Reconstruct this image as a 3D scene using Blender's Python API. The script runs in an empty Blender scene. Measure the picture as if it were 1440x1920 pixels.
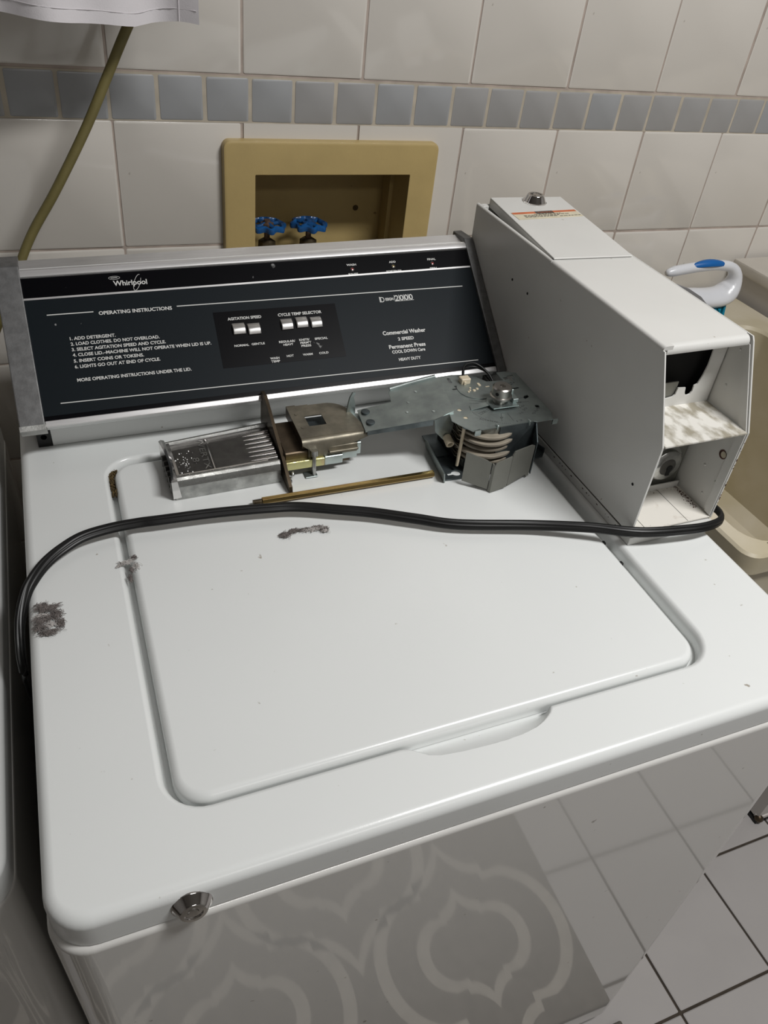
import bpy, bmesh, math, random
from mathutils import Vector, Matrix
random.seed(7)
PI = math.pi
SC = bpy.context.scene
COL = SC.collection

# The washer stands about 1.7 degrees out of level with the room, so everything on it is
# modelled in the washer's own frame (x right, y to the wall, z up, top surface z = 0) and
# tilted at the end by T.  Room objects are modelled directly in world axes.
def rotm(rx, ry, rz):
    return Matrix.Rotation(rz, 4, 'Z') @ Matrix.Rotation(ry, 4, 'Y') @ Matrix.Rotation(rx, 4, 'X')
T = (rotm(-0.00608, 0.02887, 0) @ rotm(0, 0, 0.00984)).inverted()

# ---------------------------------------------------------------- camera
cam = bpy.data.cameras.new('camera')
cam.sensor_fit = 'HORIZONTAL'; cam.sensor_width = 36; cam.lens = 1456.27 / 1440 * 36
cam.clip_start = 0.01; cam.clip_end = 50
camo = bpy.data.objects.new('camera', cam); COL.objects.link(camo)
camo.matrix_world = T @ Matrix.Translation((0.08655, -0.24916, 0.52489)) @ rotm(0.87996, -0.08089, -0.365)
SC.camera = camo
# ---------------------------------------------------------------- light and exposure
w = bpy.data.worlds.new('world'); SC.world = w; w.use_nodes = True
w.node_tree.nodes['Background'].inputs[0].default_value = (1, .97, .93, 1)
w.node_tree.nodes['Background'].inputs[1].default_value = 0.05
def area(name, loc, size, power, color, target):
    l = bpy.data.lights.new(name, 'AREA'); l.shape = 'RECTANGLE'; l.size, l.size_y = size
    l.energy = power; l.color = color
    o = bpy.data.objects.new(name, l); COL.objects.link(o); o.location = loc
    o.rotation_euler = (Vector(target) - Vector(loc)).to_track_quat('-Z', 'Y').to_euler()
    return o
area('ceiling_lamp', (0.95, -0.35, 1.50), (0.6, 0.22), 26, (1, .995, .985), (0.95, -0.35, 0))
area('far_ceiling_lamp', (0.5, -1.75, 1.50), (0.9, 0.3), 7, (1, .98, .95), (0.5, -1.75, 0))
SC.view_settings.view_transform = 'Standard'; SC.view_settings.look = 'None'
SC.view_settings.exposure = 0.1; SC.view_settings.gamma = 1; SC.view_settings.use_curve_mapping = False

# ---------------------------------------------------------------- materials
def mat(name, col, rough=.4, metal=0, spec=.5, coat=0, ior=1.5, var=0, vscale=8, bump=0, bscale=60,
        rvar=0, specks=0, speck_col=(.25, .22, .18), aniso=None, stretch=None, col2=None, lo=.35, hi=.65):
    m = bpy.data.materials.new(name); m.use_nodes = True
    nt = m.node_tree; b = nt.nodes['Principled BSDF']; L = nt.links
    b.inputs['Base Color'].default_value = (*col, 1); b.inputs['Roughness'].default_value = rough
    b.inputs['Metallic'].default_value = metal; b.inputs['IOR'].default_value = ior
    b.inputs['Coat Weight'].default_value = coat; b.inputs['Coat Roughness'].default_value = .05
    tc = nt.nodes.new('ShaderNodeTexCoord'); mp = nt.nodes.new('ShaderNodeMapping')
    L.new(tc.outputs['Object'], mp.inputs[0])
    if stretch: mp.inputs['Scale'].default_value = stretch
    out = None
    if var or col2:
        n = nt.nodes.new('ShaderNodeTexNoise'); n.inputs['Scale'].default_value = vscale; n.inputs['Detail'].default_value = 6
        L.new(mp.outputs[0], n.inputs['Vector'])
        r = nt.nodes.new('ShaderNodeValToRGB'); L.new(n.outputs[0], r.inputs[0])
        c2 = col2 if col2 else tuple(max(0, c * (1 - var)) for c in col)
        r.color_ramp.elements[0].position = lo; r.color_ramp.elements[1].position = hi
        r.color_ramp.elements[0].color = (*c2, 1); r.color_ramp.elements[1].color = (*col, 1)
        out = r.outputs[0]
        if rvar:
            mr = nt.nodes.new('ShaderNodeMapRange'); L.new(n.outputs[0], mr.inputs[0])
            mr.inputs[1].default_value = .3; mr.inputs[2].default_value = .7
            mr.inputs[3].default_value = rough + rvar; mr.inputs[4].default_value = rough
            L.new(mr.outputs[0], b.inputs['Roughness'])
    if specks:
        v = nt.nodes.new('ShaderNodeTexNoise'); v.inputs['Scale'].default_value = specks; v.inputs['Detail'].default_value = 2
        L.new(tc.outputs['Object'], v.inputs['Vector'])
        r2 = nt.nodes.new('ShaderNodeValToRGB'); L.new(v.outputs[0], r2.inputs[0])
        r2.color_ramp.elements[0].position = .755; r2.color_ramp.elements[1].position = .80
        mx = nt.nodes.new('ShaderNodeMixRGB'); L.new(r2.outputs[0], mx.inputs[0])
        if out: L.new(out, mx.inputs[1])
        else: mx.inputs[1].default_value = (*col, 1)
        mx.inputs[2].default_value = (*speck_col, 1); out = mx.outputs[0]
    if out: L.new(out, b.inputs['Base Color'])
    if bump:
        n2 = nt.nodes.new('ShaderNodeTexNoise'); n2.inputs['Scale'].default_value = bscale; n2.inputs['Detail'].default_value = 3
        L.new(mp.outputs[0], n2.inputs['Vector'])
        bp = nt.nodes.new('ShaderNodeBump'); bp.inputs['Strength'].default_value = bump; bp.inputs['Distance'].default_value = .002
        L.new(n2.outputs[0], bp.inputs['Height']); L.new(bp.outputs[0], b.inputs['Normal'])
    return m
M = {}
M['enamel'] = mat('white_enamel', (.73, .745, .735), .24, coat=0, var=.03, vscale=3, specks=95, speck_col=(.35, .32, .27), bump=.02, bscale=900)
M['enamel_front'] = mat('white_enamel_front', (.66, .65, .625), .05, coat=.4, ior=1.55, specks=70, speck_col=(.3, .27, .24))
M['case'] = mat('case_paint', (.65, .645, .62), .38, coat=.15, var=.05, vscale=9, specks=110, speck_col=(.3, .26, .2), bump=.03, bscale=700)
M['case_dirty'] = mat('case_paint_dirty', (.72, .70, .65), .5, col2=(.33, .30, .235), vscale=80, lo=.36, hi=.54, stretch=(1, .5, 1), bump=.2, bscale=60)
M['case_floor'] = mat('case_floor_paint', (.74, .71, .65), .5, col2=(.45, .38, .30), vscale=40, lo=.26, hi=.40, specks=120, speck_col=(.1, .04, .03))
M['rust'] = mat('rusty_crumbs', (.09, .035, .025), .9, var=.6, vscale=200)
M['brown_dirt'] = mat('brown_dirt', (.10, .065, .02), .85, var=.5, vscale=150)
M['tile'] = mat('wall_tile_glaze', (.66, .625, .575), .12, coat=.3, var=.035, vscale=5, bump=.06, bscale=25, specks=60, speck_col=(.4, .36, .32))
M['bandtile'] = mat('grey_band_tile', (.345, .352, .362), .3, coat=.0, var=.08, vscale=12, bump=.05, bscale=30)
M['bandtile2'] = mat('grey_band_tile_warm', (.35, .345, .342), .3, coat=.0, var=.08, vscale=12, bump=.05, bscale=30)
M['grout'] = mat('wall_grout', (.50, .445, .36), .9, var=.2, vscale=30)
M['grout_dirty'] = mat('wall_grout_dirty', (.46, .385, .335), .9, var=.25, vscale=30)
M['floortile'] = mat('floor_tile_glaze', (.42, .40, .39), .16, coat=.2, var=.06, vscale=6, bump=.05, bscale=30)
M['floorgrout'] = mat('floor_grout', (.055, .042, .03), .9, var=.3, vscale=40)
M['plaster'] = mat('painted_plaster', (.36, .345, .33), .7, var=.03)
M['ochre'] = mat('ochre_plastic', (.48, .36, .155), .42, var=.08, vscale=20, specks=75, speck_col=(.2, .13, .05), bump=.08, bscale=200)
M['blueiron'] = mat('blue_painted_iron', (.008, .095, .30), .35, coat=.3, col2=(.01, .045, .13), vscale=70, bump=.3, bscale=150)
M['rustiron'] = mat('rusty_iron', (.12, .07, .045), .8, var=.6, vscale=120, bump=.4, bscale=200)
M['brassold'] = mat('tarnished_brass', (.16, .125, .075), .5, metal=.7, var=.6, vscale=90, bump=.3, bscale=150)
M['black'] = mat('black_faceplate', (.002, .002, .003), .34, ior=1.18, specks=85, speck_col=(.2, .2, .2))
M['slate'] = mat('dark_slate_faceplate', (.008, .0115, .0145), .45, ior=1.2, specks=95, speck_col=(.25, .25, .25), bump=.02, bscale=1500)
M['silvertrim'] = mat('brushed_aluminium', (.82, .81, .81), .36, metal=.75, stretch=(1, 60, 60), var=.15, vscale=30)
M['capmetal'] = mat('scuffed_cap_metal', (.20, .20, .20), .5, metal=.6, var=.25, vscale=120, bump=.06, bscale=500)
M['capmetal2'] = mat('worn_cap_edge', (.5, .5, .48), .45, metal=.5, var=.35, vscale=60, bump=.2, bscale=300)
M['print'] = mat('silver_print', (.62, .62, .60), .5)
M['printdim'] = mat('dim_silver_print', (.42, .42, .41), .5)
M['button'] = mat('silver_button', (.62, .61, .60), .36, metal=.9, stretch=(8, 200, 60), var=.35, vscale=12)
M['chrome'] = mat('chrome', (.72, .71, .70), .07, metal=1)
M['darkchrome'] = mat('worn_chrome', (.17, .167, .16), .26, metal=1, var=.3, vscale=60, rvar=.2, bump=.1, bscale=200)
M['polished'] = mat('polished_zinc', (.50, .505, .49), .2, metal=1, var=.35, vscale=70, rvar=.2, bump=.08, bscale=200)
M['knobsteel'] = mat('turned_steel', (.50, .48, .45), .28, metal=1, var=.2, vscale=60)
M['galv'] = mat('galvanised_steel', (.40, .45, .44), .36, metal=.9, var=.3, vscale=40, rvar=.15, bump=.12, bscale=120)
M['galvdark'] = mat('dark_galvanised_steel', (.17, .20, .21), .42, metal=.9, var=.45, vscale=45, rvar=.15)
M['galvbright'] = mat('bright_galvanised', (.58, .66, .65), .27, metal=.9, var=.2, vscale=60)
M['shell'] = mat('grey_zinc_shell', (.225, .225, .20), .5, metal=.55, var=.08, vscale=30, bump=.05, bscale=400)
M['bronzed'] = mat('bronzed_steel', (.28, .255, .20), .42, metal=.8, var=.4, vscale=50, rvar=.2, bump=.12, bscale=150)
M['brownsteel'] = mat('brown_steel', (.12, .09, .06), .4, metal=.8, var=.4, vscale=60)
M['irid'] = mat('iridescent_zinc', (.62, .60, .30), .25, metal=.9, col2=(.62, .30, .28), vscale=28, lo=.42, hi=.58, bump=.15, bscale=200)
M['brass'] = mat('yellow_passivated_steel', (.42, .30, .12), .24, metal=1, col2=(.30, .14, .08), vscale=14, lo=.3, hi=.5, stretch=(1, 12, 12))
M['cream'] = mat('cream_plastic', (.66, .57, .42), .45, var=.08, vscale=60)
M['camplastic'] = mat('beige_cam_plastic', (.33, .29, .23), .4, var=.2, vscale=60)
M['blackrubber'] = mat('black_rubber', (.007, .007, .007), .38, ior=1.4, var=.3, vscale=60)
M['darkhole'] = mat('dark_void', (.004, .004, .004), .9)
M['hose'] = mat('olive_rubber', (.185, .155, .055), .55, var=.15, vscale=50, bump=.1, bscale=200)
M['cloth'] = mat('white_cotton', (.72, .69, .71), .9, var=.04, vscale=12, bump=.12, bscale=700)
M['sink'] = mat('beige_tub_plastic', (.50, .45, .35), .4, col2=(.40, .345, .22), vscale=7, lo=.35, hi=.62, specks=50, speck_col=(.12, .09, .05), bump=.06, bscale=80)
M['sinkrim'] = mat('pale_tub_rim', (.60, .54, .43), .5, var=.15, vscale=35, specks=60, speck_col=(.15, .12, .08))
M['counter'] = mat('beige_counter', (.55, .51, .45), .45, var=.1, vscale=15, specks=45, speck_col=(.1, .08, .06))
M['cabinet'] = mat('white_cabinet', (.56, .53, .50), .4, var=.05)
M['brushwhite'] = mat('brush_white_plastic', (.66, .67, .70), .3, coat=.3, var=.03)
M['brushblue'] = mat('brush_blue_rubber', (.0, .105, .36), .45)
M['teal'] = mat('teal_bristles', (.0, .23, .36), .6, var=.3, vscale=200)
M['greydish'] = mat('grey_dish', (.22, .22, .23), .4, var=.1)
M['rugdark'] = mat('rug_dark_pile', (.13, .115, .10), .95, var=.25, vscale=60, bump=.6, bscale=400)
M['ruglight'] = mat('rug_light_pile', (.36, .33, .29), .95, var=.15, vscale=60, bump=.6, bscale=400)
M['lint'] = mat('grey_lint', (.20, .175, .165), 1, var=.5, vscale=300)
M['lintpale'] = mat('pale_lint', (.50, .47, .45), 1, var=.3, vscale=300)
M['stk_cream'] = mat('cream_sticker', (.66, .60, .45), .45, var=.12, vscale=80)
M['stk_orange'] = mat('orange_print', (.62, .14, .04), .45, var=.25, vscale=90)
M['ink'] = mat('black_ink', (.02, .018, .015), .5)
M['lens_red'] = mat('red_lens', (.25, .03, .03), .25, coat=.5)
M['lens_amber'] = mat('amber_lens', (.22, .16, .05), .25, coat=.5)
M['etch'] = mat('etched_ink', (.05, .055, .055), .6)
M['paleplate'] = mat('pale_apron', (.50, .50, .49), .4)

# ---------------------------------------------------------------- helpers
BASE = {}      # where each thing's origin sits, in its own modelling frame
WF = []        # top-level objects that live in the washer's frame
def thing(name, label, cat, loc=(0, 0, 0), group=None, wf=True):
    o = bpy.data.objects.new(name, None); COL.objects.link(o); o.empty_display_size = .02
    o.location = loc; o['label'] = label; o['category'] = cat
    if group: o['group'] = group
    BASE[o] = Vector(loc)
    if wf: WF.append(o)
    return o
def obj(name, bm, m, parent=None, label=None, smooth=None, kind=None, loc=None):
    me = bpy.data.meshes.new(name)
    base = BASE[parent] if parent is not None else Vector(loc or (0, 0, 0))
    bmesh.ops.translate(bm, verts=bm.verts, vec=-base)
    bm.normal_update()
    bm.to_mesh(me); bm.free()
    for mm in (m if isinstance(m, (list, tuple)) else [m]): me.materials.append(M[mm])
    if smooth is not None:
        me.polygons.foreach_set('use_smooth', [True] * len(me.polygons))
        try: me.set_sharp_from_angle(angle=math.radians(smooth))
        except Exception: pass
    o = bpy.data.objects.new(name, me); COL.objects.link(o)
    if smooth is not None and smooth <= 60:
        wn = o.modifiers.new('weighted_normals', 'WEIGHTED_NORMAL'); wn.keep_sharp = True; wn.weight = 80
    if parent is not None: o.parent = parent
    else: o.location = base
    BASE[o] = base
    if label: o['label'] = label
    if kind: o['kind'] = kind
    return o
def tag(o, label, cat, group=None, wf=True):
    o['label'] = label; o['category'] = cat
    if group: o['group'] = group
    if wf: WF.append(o)
    return o
def NB(): return bmesh.new()
def hull8(bm, p):
    v = [bm.verts.new(q) for q in p]
    for f in ((3, 2, 1, 0), (4, 5, 6, 7), (0, 1, 5, 4), (1, 2, 6, 5), (2, 3, 7, 6), (3, 0, 4, 7)):
        bm.faces.new([v[i] for i in f])
    return v
def box(bm, x0, x1, y0, y1, z0, z1, bev=0, seg=2):
    v = hull8(bm, [(x0, y0, z0), (x1, y0, z0), (x1, y1, z0), (x0, y1, z0), (x0, y0, z1), (x1, y0, z1), (x1, y1, z1), (x0, y1, z1)])
    if bev:
        es = list({e for q in v for e in q.link_edges})
        bmesh.ops.bevel(bm, geom=es, offset=bev, segments=seg, affect='EDGES', profile=.5)
    return bm
def prism(bm, pts, axis, a, b, bev=0):
    """extrude a closed outline (list of 2-tuples) along an axis from a to b"""
    def P(p, t): return {'x': (t, p[0], p[1]), 'y': (p[0], t, p[1]), 'z': (p[0], p[1], t)}[axis]
    A = [bm.verts.new(P(p, a)) for p in pts]; B = [bm.verts.new(P(p, b)) for p in pts]
    n = len(pts); bm.faces.new(A[::-1]); bm.faces.new(B)
    for i in range(n): bm.faces.new([A[i], A[(i + 1) % n], B[(i + 1) % n], B[i]])
    if bev:
        es = list({e for q in A + B for e in q.link_edges})
        bmesh.ops.bevel(bm, geom=es, offset=bev, segments=2, affect='EDGES', profile=.5)
    bmesh.ops.recalc_face_normals(bm, faces=bm.faces)
    return bm
def loft(bm, loops, close=True, cap0=False, cap1=False):
    vs = [[bm.verts.new(p) for p in lp] for lp in loops]
    n = len(vs[0])
    for a, b in zip(vs, vs[1:]):
        for i in range(n if close else n - 1):
            j = (i + 1) % n
            bm.faces.new([a[i], a[j], b[j], b[i]])
    if cap0: bm.faces.new(vs[0][::-1])
    if cap1: bm.faces.new(vs[-1])
    return vs
def rrect(x0, x1, y0, y1, r, n=8, side=1):
    """rounded rectangle, counter-clockwise; side = subdivisions of every straight run"""
    rs = r if isinstance(r, (list, tuple)) else [r] * 4      # bl, br, tr, tl
    cs = [(x0, y0, PI, rs[0], 1, 1), (x1, y0, 1.5 * PI, rs[1], -1, 1), (x1, y1, 0, rs[2], -1, -1), (x0, y1, .5 * PI, rs[3], 1, -1)]
    arcs = []
    for (x, y, a0, rr, sx, sy) in cs:
        cx, cy = x + sx * rr, y + sy * rr
        arcs.append([(cx + rr * math.cos(a0 + PI / 2 * i / n), cy + rr * math.sin(a0 + PI / 2 * i / n)) for i in range(n + 1)])
    out = []
    for k in range(4):
        out += arcs[k]
        a = arcs[k][-1]; b = arcs[(k + 1) % 4][0]
        for i in range(1, side): out.append((a[0] + (b[0] - a[0]) * i / side, a[1] + (b[1] - a[1]) * i / side))
    return out
def cyl(bm, p0, p1, r0, r1=None, n=16, cap=True):
    r1 = r0 if r1 is None else r1
    p0, p1 = Vector(p0), Vector(p1); d = (p1 - p0).normalized()
    u = d.orthogonal().normalized(); v = d.cross(u)
    L = [[p + (u * math.cos(2 * PI * i / n) + v * math.sin(2 * PI * i / n)) * r for i in range(n)] for p, r in ((p0, r0), (p1, r1))]
    loft(bm, L, cap0=cap, cap1=cap)
    return bm
def lathe(bm, c, prof, n=24, axis=(0, 0, 1), cap=True):
    """prof: list of (radius, height) from base up along axis"""
    d = Vector(axis).normalized(); u = d.orthogonal().normalized(); v = d.cross(u); c = Vector(c)
    L = [[c + d * h + (u * math.cos(2 * PI * i / n) + v * math.sin(2 * PI * i / n)) * max(r, 1e-5) for i in range(n)] for r, h in prof]
    loft(bm, L, cap0=cap, cap1=cap)
    return bm
def catmull(pts, k=6):
    pts = [Vector(p) for p in pts]; P = [2 * pts[0] - pts[1]] + pts + [2 * pts[-1] - pts[-2]]
    out = []
    for i in range(1, len(P) - 2):
        a, b, c, d = P[i - 1:i + 3]
        for j in range(k):
            t = j / k
            out.append(.5 * ((2 * b) + (c - a) * t + (2 * a - 5 * b + 4 * c - d) * t * t + (3 * b - a - 3 * c + d) * t ** 3))
    out.append(pts[-1]); return out
def sweep(bm, path, prof, rolls=None, scale=None, up=(0, 0, 1), caps=True):
    """sweep a closed profile [(side, up)] along a path, keeping 'up' as reference"""
    L = []; n = len(path); up = Vector(up)
    for i, p in enumerate(path):
        t = (path[min(i + 1, n - 1)] - path[max(i - 1, 0)]).normalized()
        s = t.cross(up)
        if s.length < 1e-4: s = t.cross(Vector((0, 1, .01)))
        s.normalize(); q = s.cross(t)
        a = rolls(i / (n - 1)) if rolls else 0
        s2 = s * math.cos(a) + q * math.sin(a); q2 = -s * math.sin(a) + q * math.cos(a)
        k = scale(i / (n - 1)) if scale else 1
        L.append([p + s2 * x * k + q2 * y * k for x, y in prof])
    loft(bm, L, cap0=caps, cap1=caps); bmesh.ops.recalc_face_normals(bm, faces=bm.faces)
    return bm
def circ(r, n=12, ry=None): return [(r * math.cos(2 * PI * i / n), (ry or r) * math.sin(2 * PI * i / n)) for i in range(n)]
def grid_hole_plate(bm, outer, holes, z0, z1, axis='z'):
    """thin plate with holes: fill between outer loop and hole loops then extrude"""
    def P(p, t): return {'x': (t, p[0], p[1]), 'y': (p[0], t, p[1]), 'z': (p[0], p[1], t)}[axis]
    es = []
    tmp = bmesh.new()
    for lp in [outer] + holes:
        vs = [tmp.verts.new(P(p, z0)) for p in lp]
        for i in range(len(vs)): es.append(tmp.edges.new((vs[i], vs[(i + 1) % len(vs)])))
    bmesh.ops.triangle_fill(tmp, edges=es, use_beauty=True)
    bmesh.ops.recalc_face_normals(tmp, faces=tmp.faces)
    r = bmesh.ops.extrude_face_region(tmp, geom=list(tmp.faces), use_keep_orig=True)
    vv = [g for g in r['geom'] if isinstance(g, bmesh.types.BMVert)]
    d = P((0, 0), z1 - z0)
    bmesh.ops.translate(tmp, verts=vv, vec=Vector(d))
    bmesh.ops.recalc_face_normals(tmp, faces=tmp.faces)
    me = bpy.data.meshes.new('tmp'); tmp.to_mesh(me); tmp.free(); bm.from_mesh(me); bpy.data.meshes.remove(me)
    return bm
def xform(bm, mtx): bmesh.ops.transform(bm, matrix=mtx, verts=bm.verts); return bm
def textbm(body, frame, x0, x1, yb, h, thick=.00012, shear=0, bold=0):
    """lettering laid on a plane: frame maps (u, v, w) to space; fitted to u range x0..x1 and cap height h"""
    c = bpy.data.curves.new('t', 'FONT'); c.body = body; c.size = 1; c.extrude = 0; c.offset = bold; c.shear = shear
    c.resolution_u = 3
    o = bpy.data.objects.new('t', c); COL.objects.link(o)
    dg = bpy.context.evaluated_depsgraph_get(); dg.update()
    me = bpy.data.meshes.new_from_object(o.evaluated_get(dg))
    bm = bmesh.new(); bm.from_mesh(me)
    bpy.data.objects.remove(o); bpy.data.curves.remove(c); bpy.data.meshes.remove(me)
    xs = [v.co.x for v in bm.verts]; a, b = min(xs), max(xs)
    sy = h / .73
    for v in bm.verts:
        u = x0 + (v.co.x - a) / (b - a) * (x1 - x0); vv = yb + v.co.y * sy
        v.co = frame(u, vv, thick)
    return bm

# ================================================================ ROOM
YW = 0.831; ZF = -0.832; ZC = 1.52
hx0, hx1, hz0, hz1 = .335, .580, .040, .222            # hole for the valve box
def struct(name, bm, m, parent=None, **k):
    o = obj(name, bm, m, parent, **k)
    if parent is None: o['kind'] = 'structure'
    return o
bm = NB(); y0, y1 = YW + .0016, YW + .12
box(bm, -1.7, hx0, y0, y1, ZF - .05, ZC); box(bm, hx1, 2.3, y0, y1, ZF - .05, ZC)
box(bm, hx0, hx1, y0, y1, ZF - .05, hz0); box(bm, hx0, hx1, y0, y1, hz1, ZC)
wall = struct('wall_back', bm, 'grout_dirty')
bm = NB(); box(bm, -1.7, 2.3, YW + .0011, YW + .0017, .2716, .3256); obj('band_grout', bm, 'grout', wall)
def tile_mesh(w_, h_, r=.003, d=.008):
    bm = NB(); lo = [(x, -0.0, z) for x, z in rrect(0, w_, 0, h_, .002, 2)]
    mid = [(x, -d + r * .3, z) for x, z in rrect(0, w_, 0, h_, .002, 2)]
    top = [(x, -d, z) for x, z in rrect(r * .55, w_ - r * .55, r * .55, h_ - r * .55, .002, 2)]
    loft(bm, [lo, mid, top], cap1=True); bmesh.ops.recalc_face_normals(bm, faces=bm.faces)
    me = bpy.data.meshes.new('tile'); bm.to_mesh(me); bm.free()
    me.polygons.foreach_set('use_smooth', [True] * len(me.polygons)); me.set_sharp_from_angle(angle=math.radians(50))
    return me
PX, PZ, G = .1615, .1598, .0035
tm = tile_mesh(PX - G, PZ - G); tm.materials.append(M['tile'])
rows = [.1135 - PZ * k for k in range(6, 0, -1)] + [.1135] + [.3270 + PZ * k for k in range(0, 6)]
for ri, z0 in enumerate(rows):
    for i in range(-7, 13):
        x0 = .1660 + PX * i
        jx, jz = random.uniform(-.0006, .0006), random.uniform(-.0004, .0004)
        xa, xb, za, zb = x0 + G / 2, x0 + PX - G / 2, z0 + G / 2, z0 + PZ - G / 2
        if xa < hx1 and xb > hx0 and za < hz1 and zb > hz0:        # cut round the valve box
            bm = NB()
            for (a, b, c, d) in ((xa, min(xb, hx0), za, zb), (max(xa, hx1), xb, za, zb),
                                 (max(xa, hx0), min(xb, hx1), za, hz0), (max(xa, hx0), min(xb, hx1), hz1, zb)):
                if b - a > .002 and d - c > .002: box(bm, a, b, YW, YW + .008, c, d)
            obj('wall_tile', bm, 'tile', wall); continue
        o = bpy.data.objects.new('wall_tile', tm); COL.objects.link(o); o.parent = wall
        o.location = (xa + jx, YW + .008, za + jz)
        o.rotation_euler = (random.uniform(-.004, .004), 0, random.uniform(-.004, .004))
bt = tile_mesh(.0578 - .0050, .0500, .0024); bt.materials.append(M['bandtile'])
bt2 = bt.copy(); bt2.materials.clear(); bt2.materials.append(M['bandtile2'])
for i in range(-20, 36):
    o = bpy.data.objects.new('band_tile', bt2 if (i > 7 and i % 3) or random.random() < .25 else bt); COL.objects.link(o); o.parent = wall
    o.location = (.1645 + .0577 * i + .0025 + random.uniform(-.0007, .0007), YW + .008, .2735 + random.uniform(-.0006, .0006))
    o.rotation_euler = (random.uniform(-.005, .005), random.uniform(-.006, .006), random.uniform(-.005, .005))
# floor with its tiles
bm = NB(); box(bm, -1.7, 2.3, -2.3, YW + .006, ZF - .05, ZF - .004)
floor = struct('floor', bm, 'floorgrout')
bm = NB(); S = .1955; g = .0045
lo = [(x, y, -.012) for x, y in rrect(0, S - g, 0, S - g, .002, 2)]; md = [(x, y, -.001) for x, y in rrect(0, S - g, 0, S - g, .002, 2)]
tp = [(x, y, 0) for x, y in rrect(.0015, S - g - .0015, .0015, S - g - .0015, .002, 2)]
loft(bm, [lo, md, tp], cap1=True); bmesh.ops.recalc_face_normals(bm, faces=bm.faces)
fm = bpy.data.meshes.new('floor_tile'); bm.to_mesh(fm); bm.free(); fm.materials.append(M['floortile'])
for i in range(-9, 6):
    for j in range(-8, 4):
        o = bpy.data.objects.new('floor_tile', fm); COL.objects.link(o); o.parent = floor
        o.location = (.826 + S * i + g / 2, -.042 + S * j + g / 2, ZF + random.uniform(-.0004, .0004))
bm = NB(); box(bm, -1.7, 2.3, -2.3, YW + .1, ZC, ZC + .05); struct('ceiling', bm, 'plaster')
bm = NB(); box(bm, -1.8, -1.7, -2.3, YW + .1, ZF, ZC); struct('wall_left', bm, 'plaster')
bm = NB(); box(bm, 2.3, 2.4, -2.3, YW + .1, ZF, ZC); struct('wall_right', bm, 'plaster')
bm = NB(); box(bm, -1.8, 2.4, -2.4, -2.3, ZF, ZC); struct('wall_front', bm, 'plaster')

# ---------------------------------------------------------------- rug in front of the washer
rug = thing('trellis_rug', 'grey-brown rug with pale quatrefoil trellis, on the floor in front of the washer', 'rug', (0, -.6, ZF), wf=False)
bm = NB(); box(bm, -1.0, .722, -1.35, -.018, ZF + .0005, ZF + .008, .003); obj('rug_pile', bm, 'rugdark', rug)
def ogee(rx, ry):
    q = []
    for i in range(7):                       # from the top point down a hollow curve to the notch
        t = i / 6; q.append((.38 * t, 1 - .33 * math.sin(t * PI / 2) ** .8))
    q += [(.39, .585)]
    for i in range(1, 9):
        a = math.radians(86 - 86 * i / 8); q.append((.42 + .58 * math.cos(a), .61 * math.sin(a)))
    m1 = [(x, -y) for x, y in q[::-1][1:]]
    half = q + m1
    full = half + [(-x, y) for x, y in half[::-1][1:-1]]
    return [(x * rx, y * ry) for x, y in full]
def band(cx, cy, rx, ry, w_):
    bm = NB(); A = ogee(rx, ry); Bq = ogee(rx - w_, ry - w_ * 1.1); z0, z1 = ZF + .0079, ZF + .0095
    L = [[(cx + x, cy + y, z) for x, y in lp] for lp, z in ((A, z0), (A, z1), (Bq, z1), (Bq, z0))]
    loft(bm, L); bmesh.ops.recalc_face_normals(bm, faces=bm.faces)
    return bm
for j in range(0, 6):
    for i in range(-4, 3):
        cx = .545 + .385 * i + (.1925 if j % 2 else 0); cy = -.165 - .197 * j
        if cx > .66 or cx < -.9 or cy < -1.2: continue
        obj('trellis_band', band(cx, cy, .172, .185, .022), 'ruglight', rug)
        obj('trellis_band', band(cx, cy, .100, .098, .022), 'ruglight', rug)

# ---------------------------------------------------------------- recessed valve box
vb = thing('recessed_valve_box', 'ochre plastic box set into the tiled wall, framing two blue taps', 'valve box', (.455, YW, .1), wf=False)
FO = (.299, .611, .0, .2535); FI = (.341, .570, .040, .2115)
bm = NB()
def fr(x0, x1, z0, z1, r, y): return [(x, y, z) for x, z in rrect(x0, x1, z0, z1, r, 6)]
ri = .0035
loft(bm, [fr(*FO, .010, YW + .001), fr(*FO, .010, YW - .0085), fr(FO[0] + .0012, FO[1] - .0012, FO[2] + .0012, FO[3] - .0012, .009, YW - .0115),
          fr(FO[0] + .0045, FO[1] - .0045, FO[2] + .0045, FO[3] - .0045, .007, YW - .0128),
          fr(*FI, .0012, YW - .0125), fr(FI[0] + .0008, FI[1] - .0008, FI[2] + .0008, FI[3] - .0008, .0012, YW - .0118)])
bmesh.ops.recalc_face_normals(bm, faces=bm.faces); obj('frame', bm, 'ochre', vb, smooth=40)
bm = NB(); a, b, c, d = FI; yb_ = YW + .088; y0 = YW - .0118
t = .002
box(bm, a - t, a, y0, yb_, c - t, d + t); box(bm, b, b + t, y0, yb_, c - t, d + t)
box(bm, a, b, y0, yb_, d, d + t); box(bm, a, b, y0, yb_, c - t, c); box(bm, a - t, b + t, yb_, yb_ + t, c - t, d + t)
box(bm, b - .006, b, YW + .045, YW + .0475, c, d)
obj('box_liner', bm, 'ochre', vb)
bm = NB(); lathe(bm, (.528, yb_ - .0008, .132), [(.0045, 0), (.0038, .0008)], 12, (0, -1, 0)); obj('knockout_stain', bm, 'brown_dirt', vb)
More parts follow.
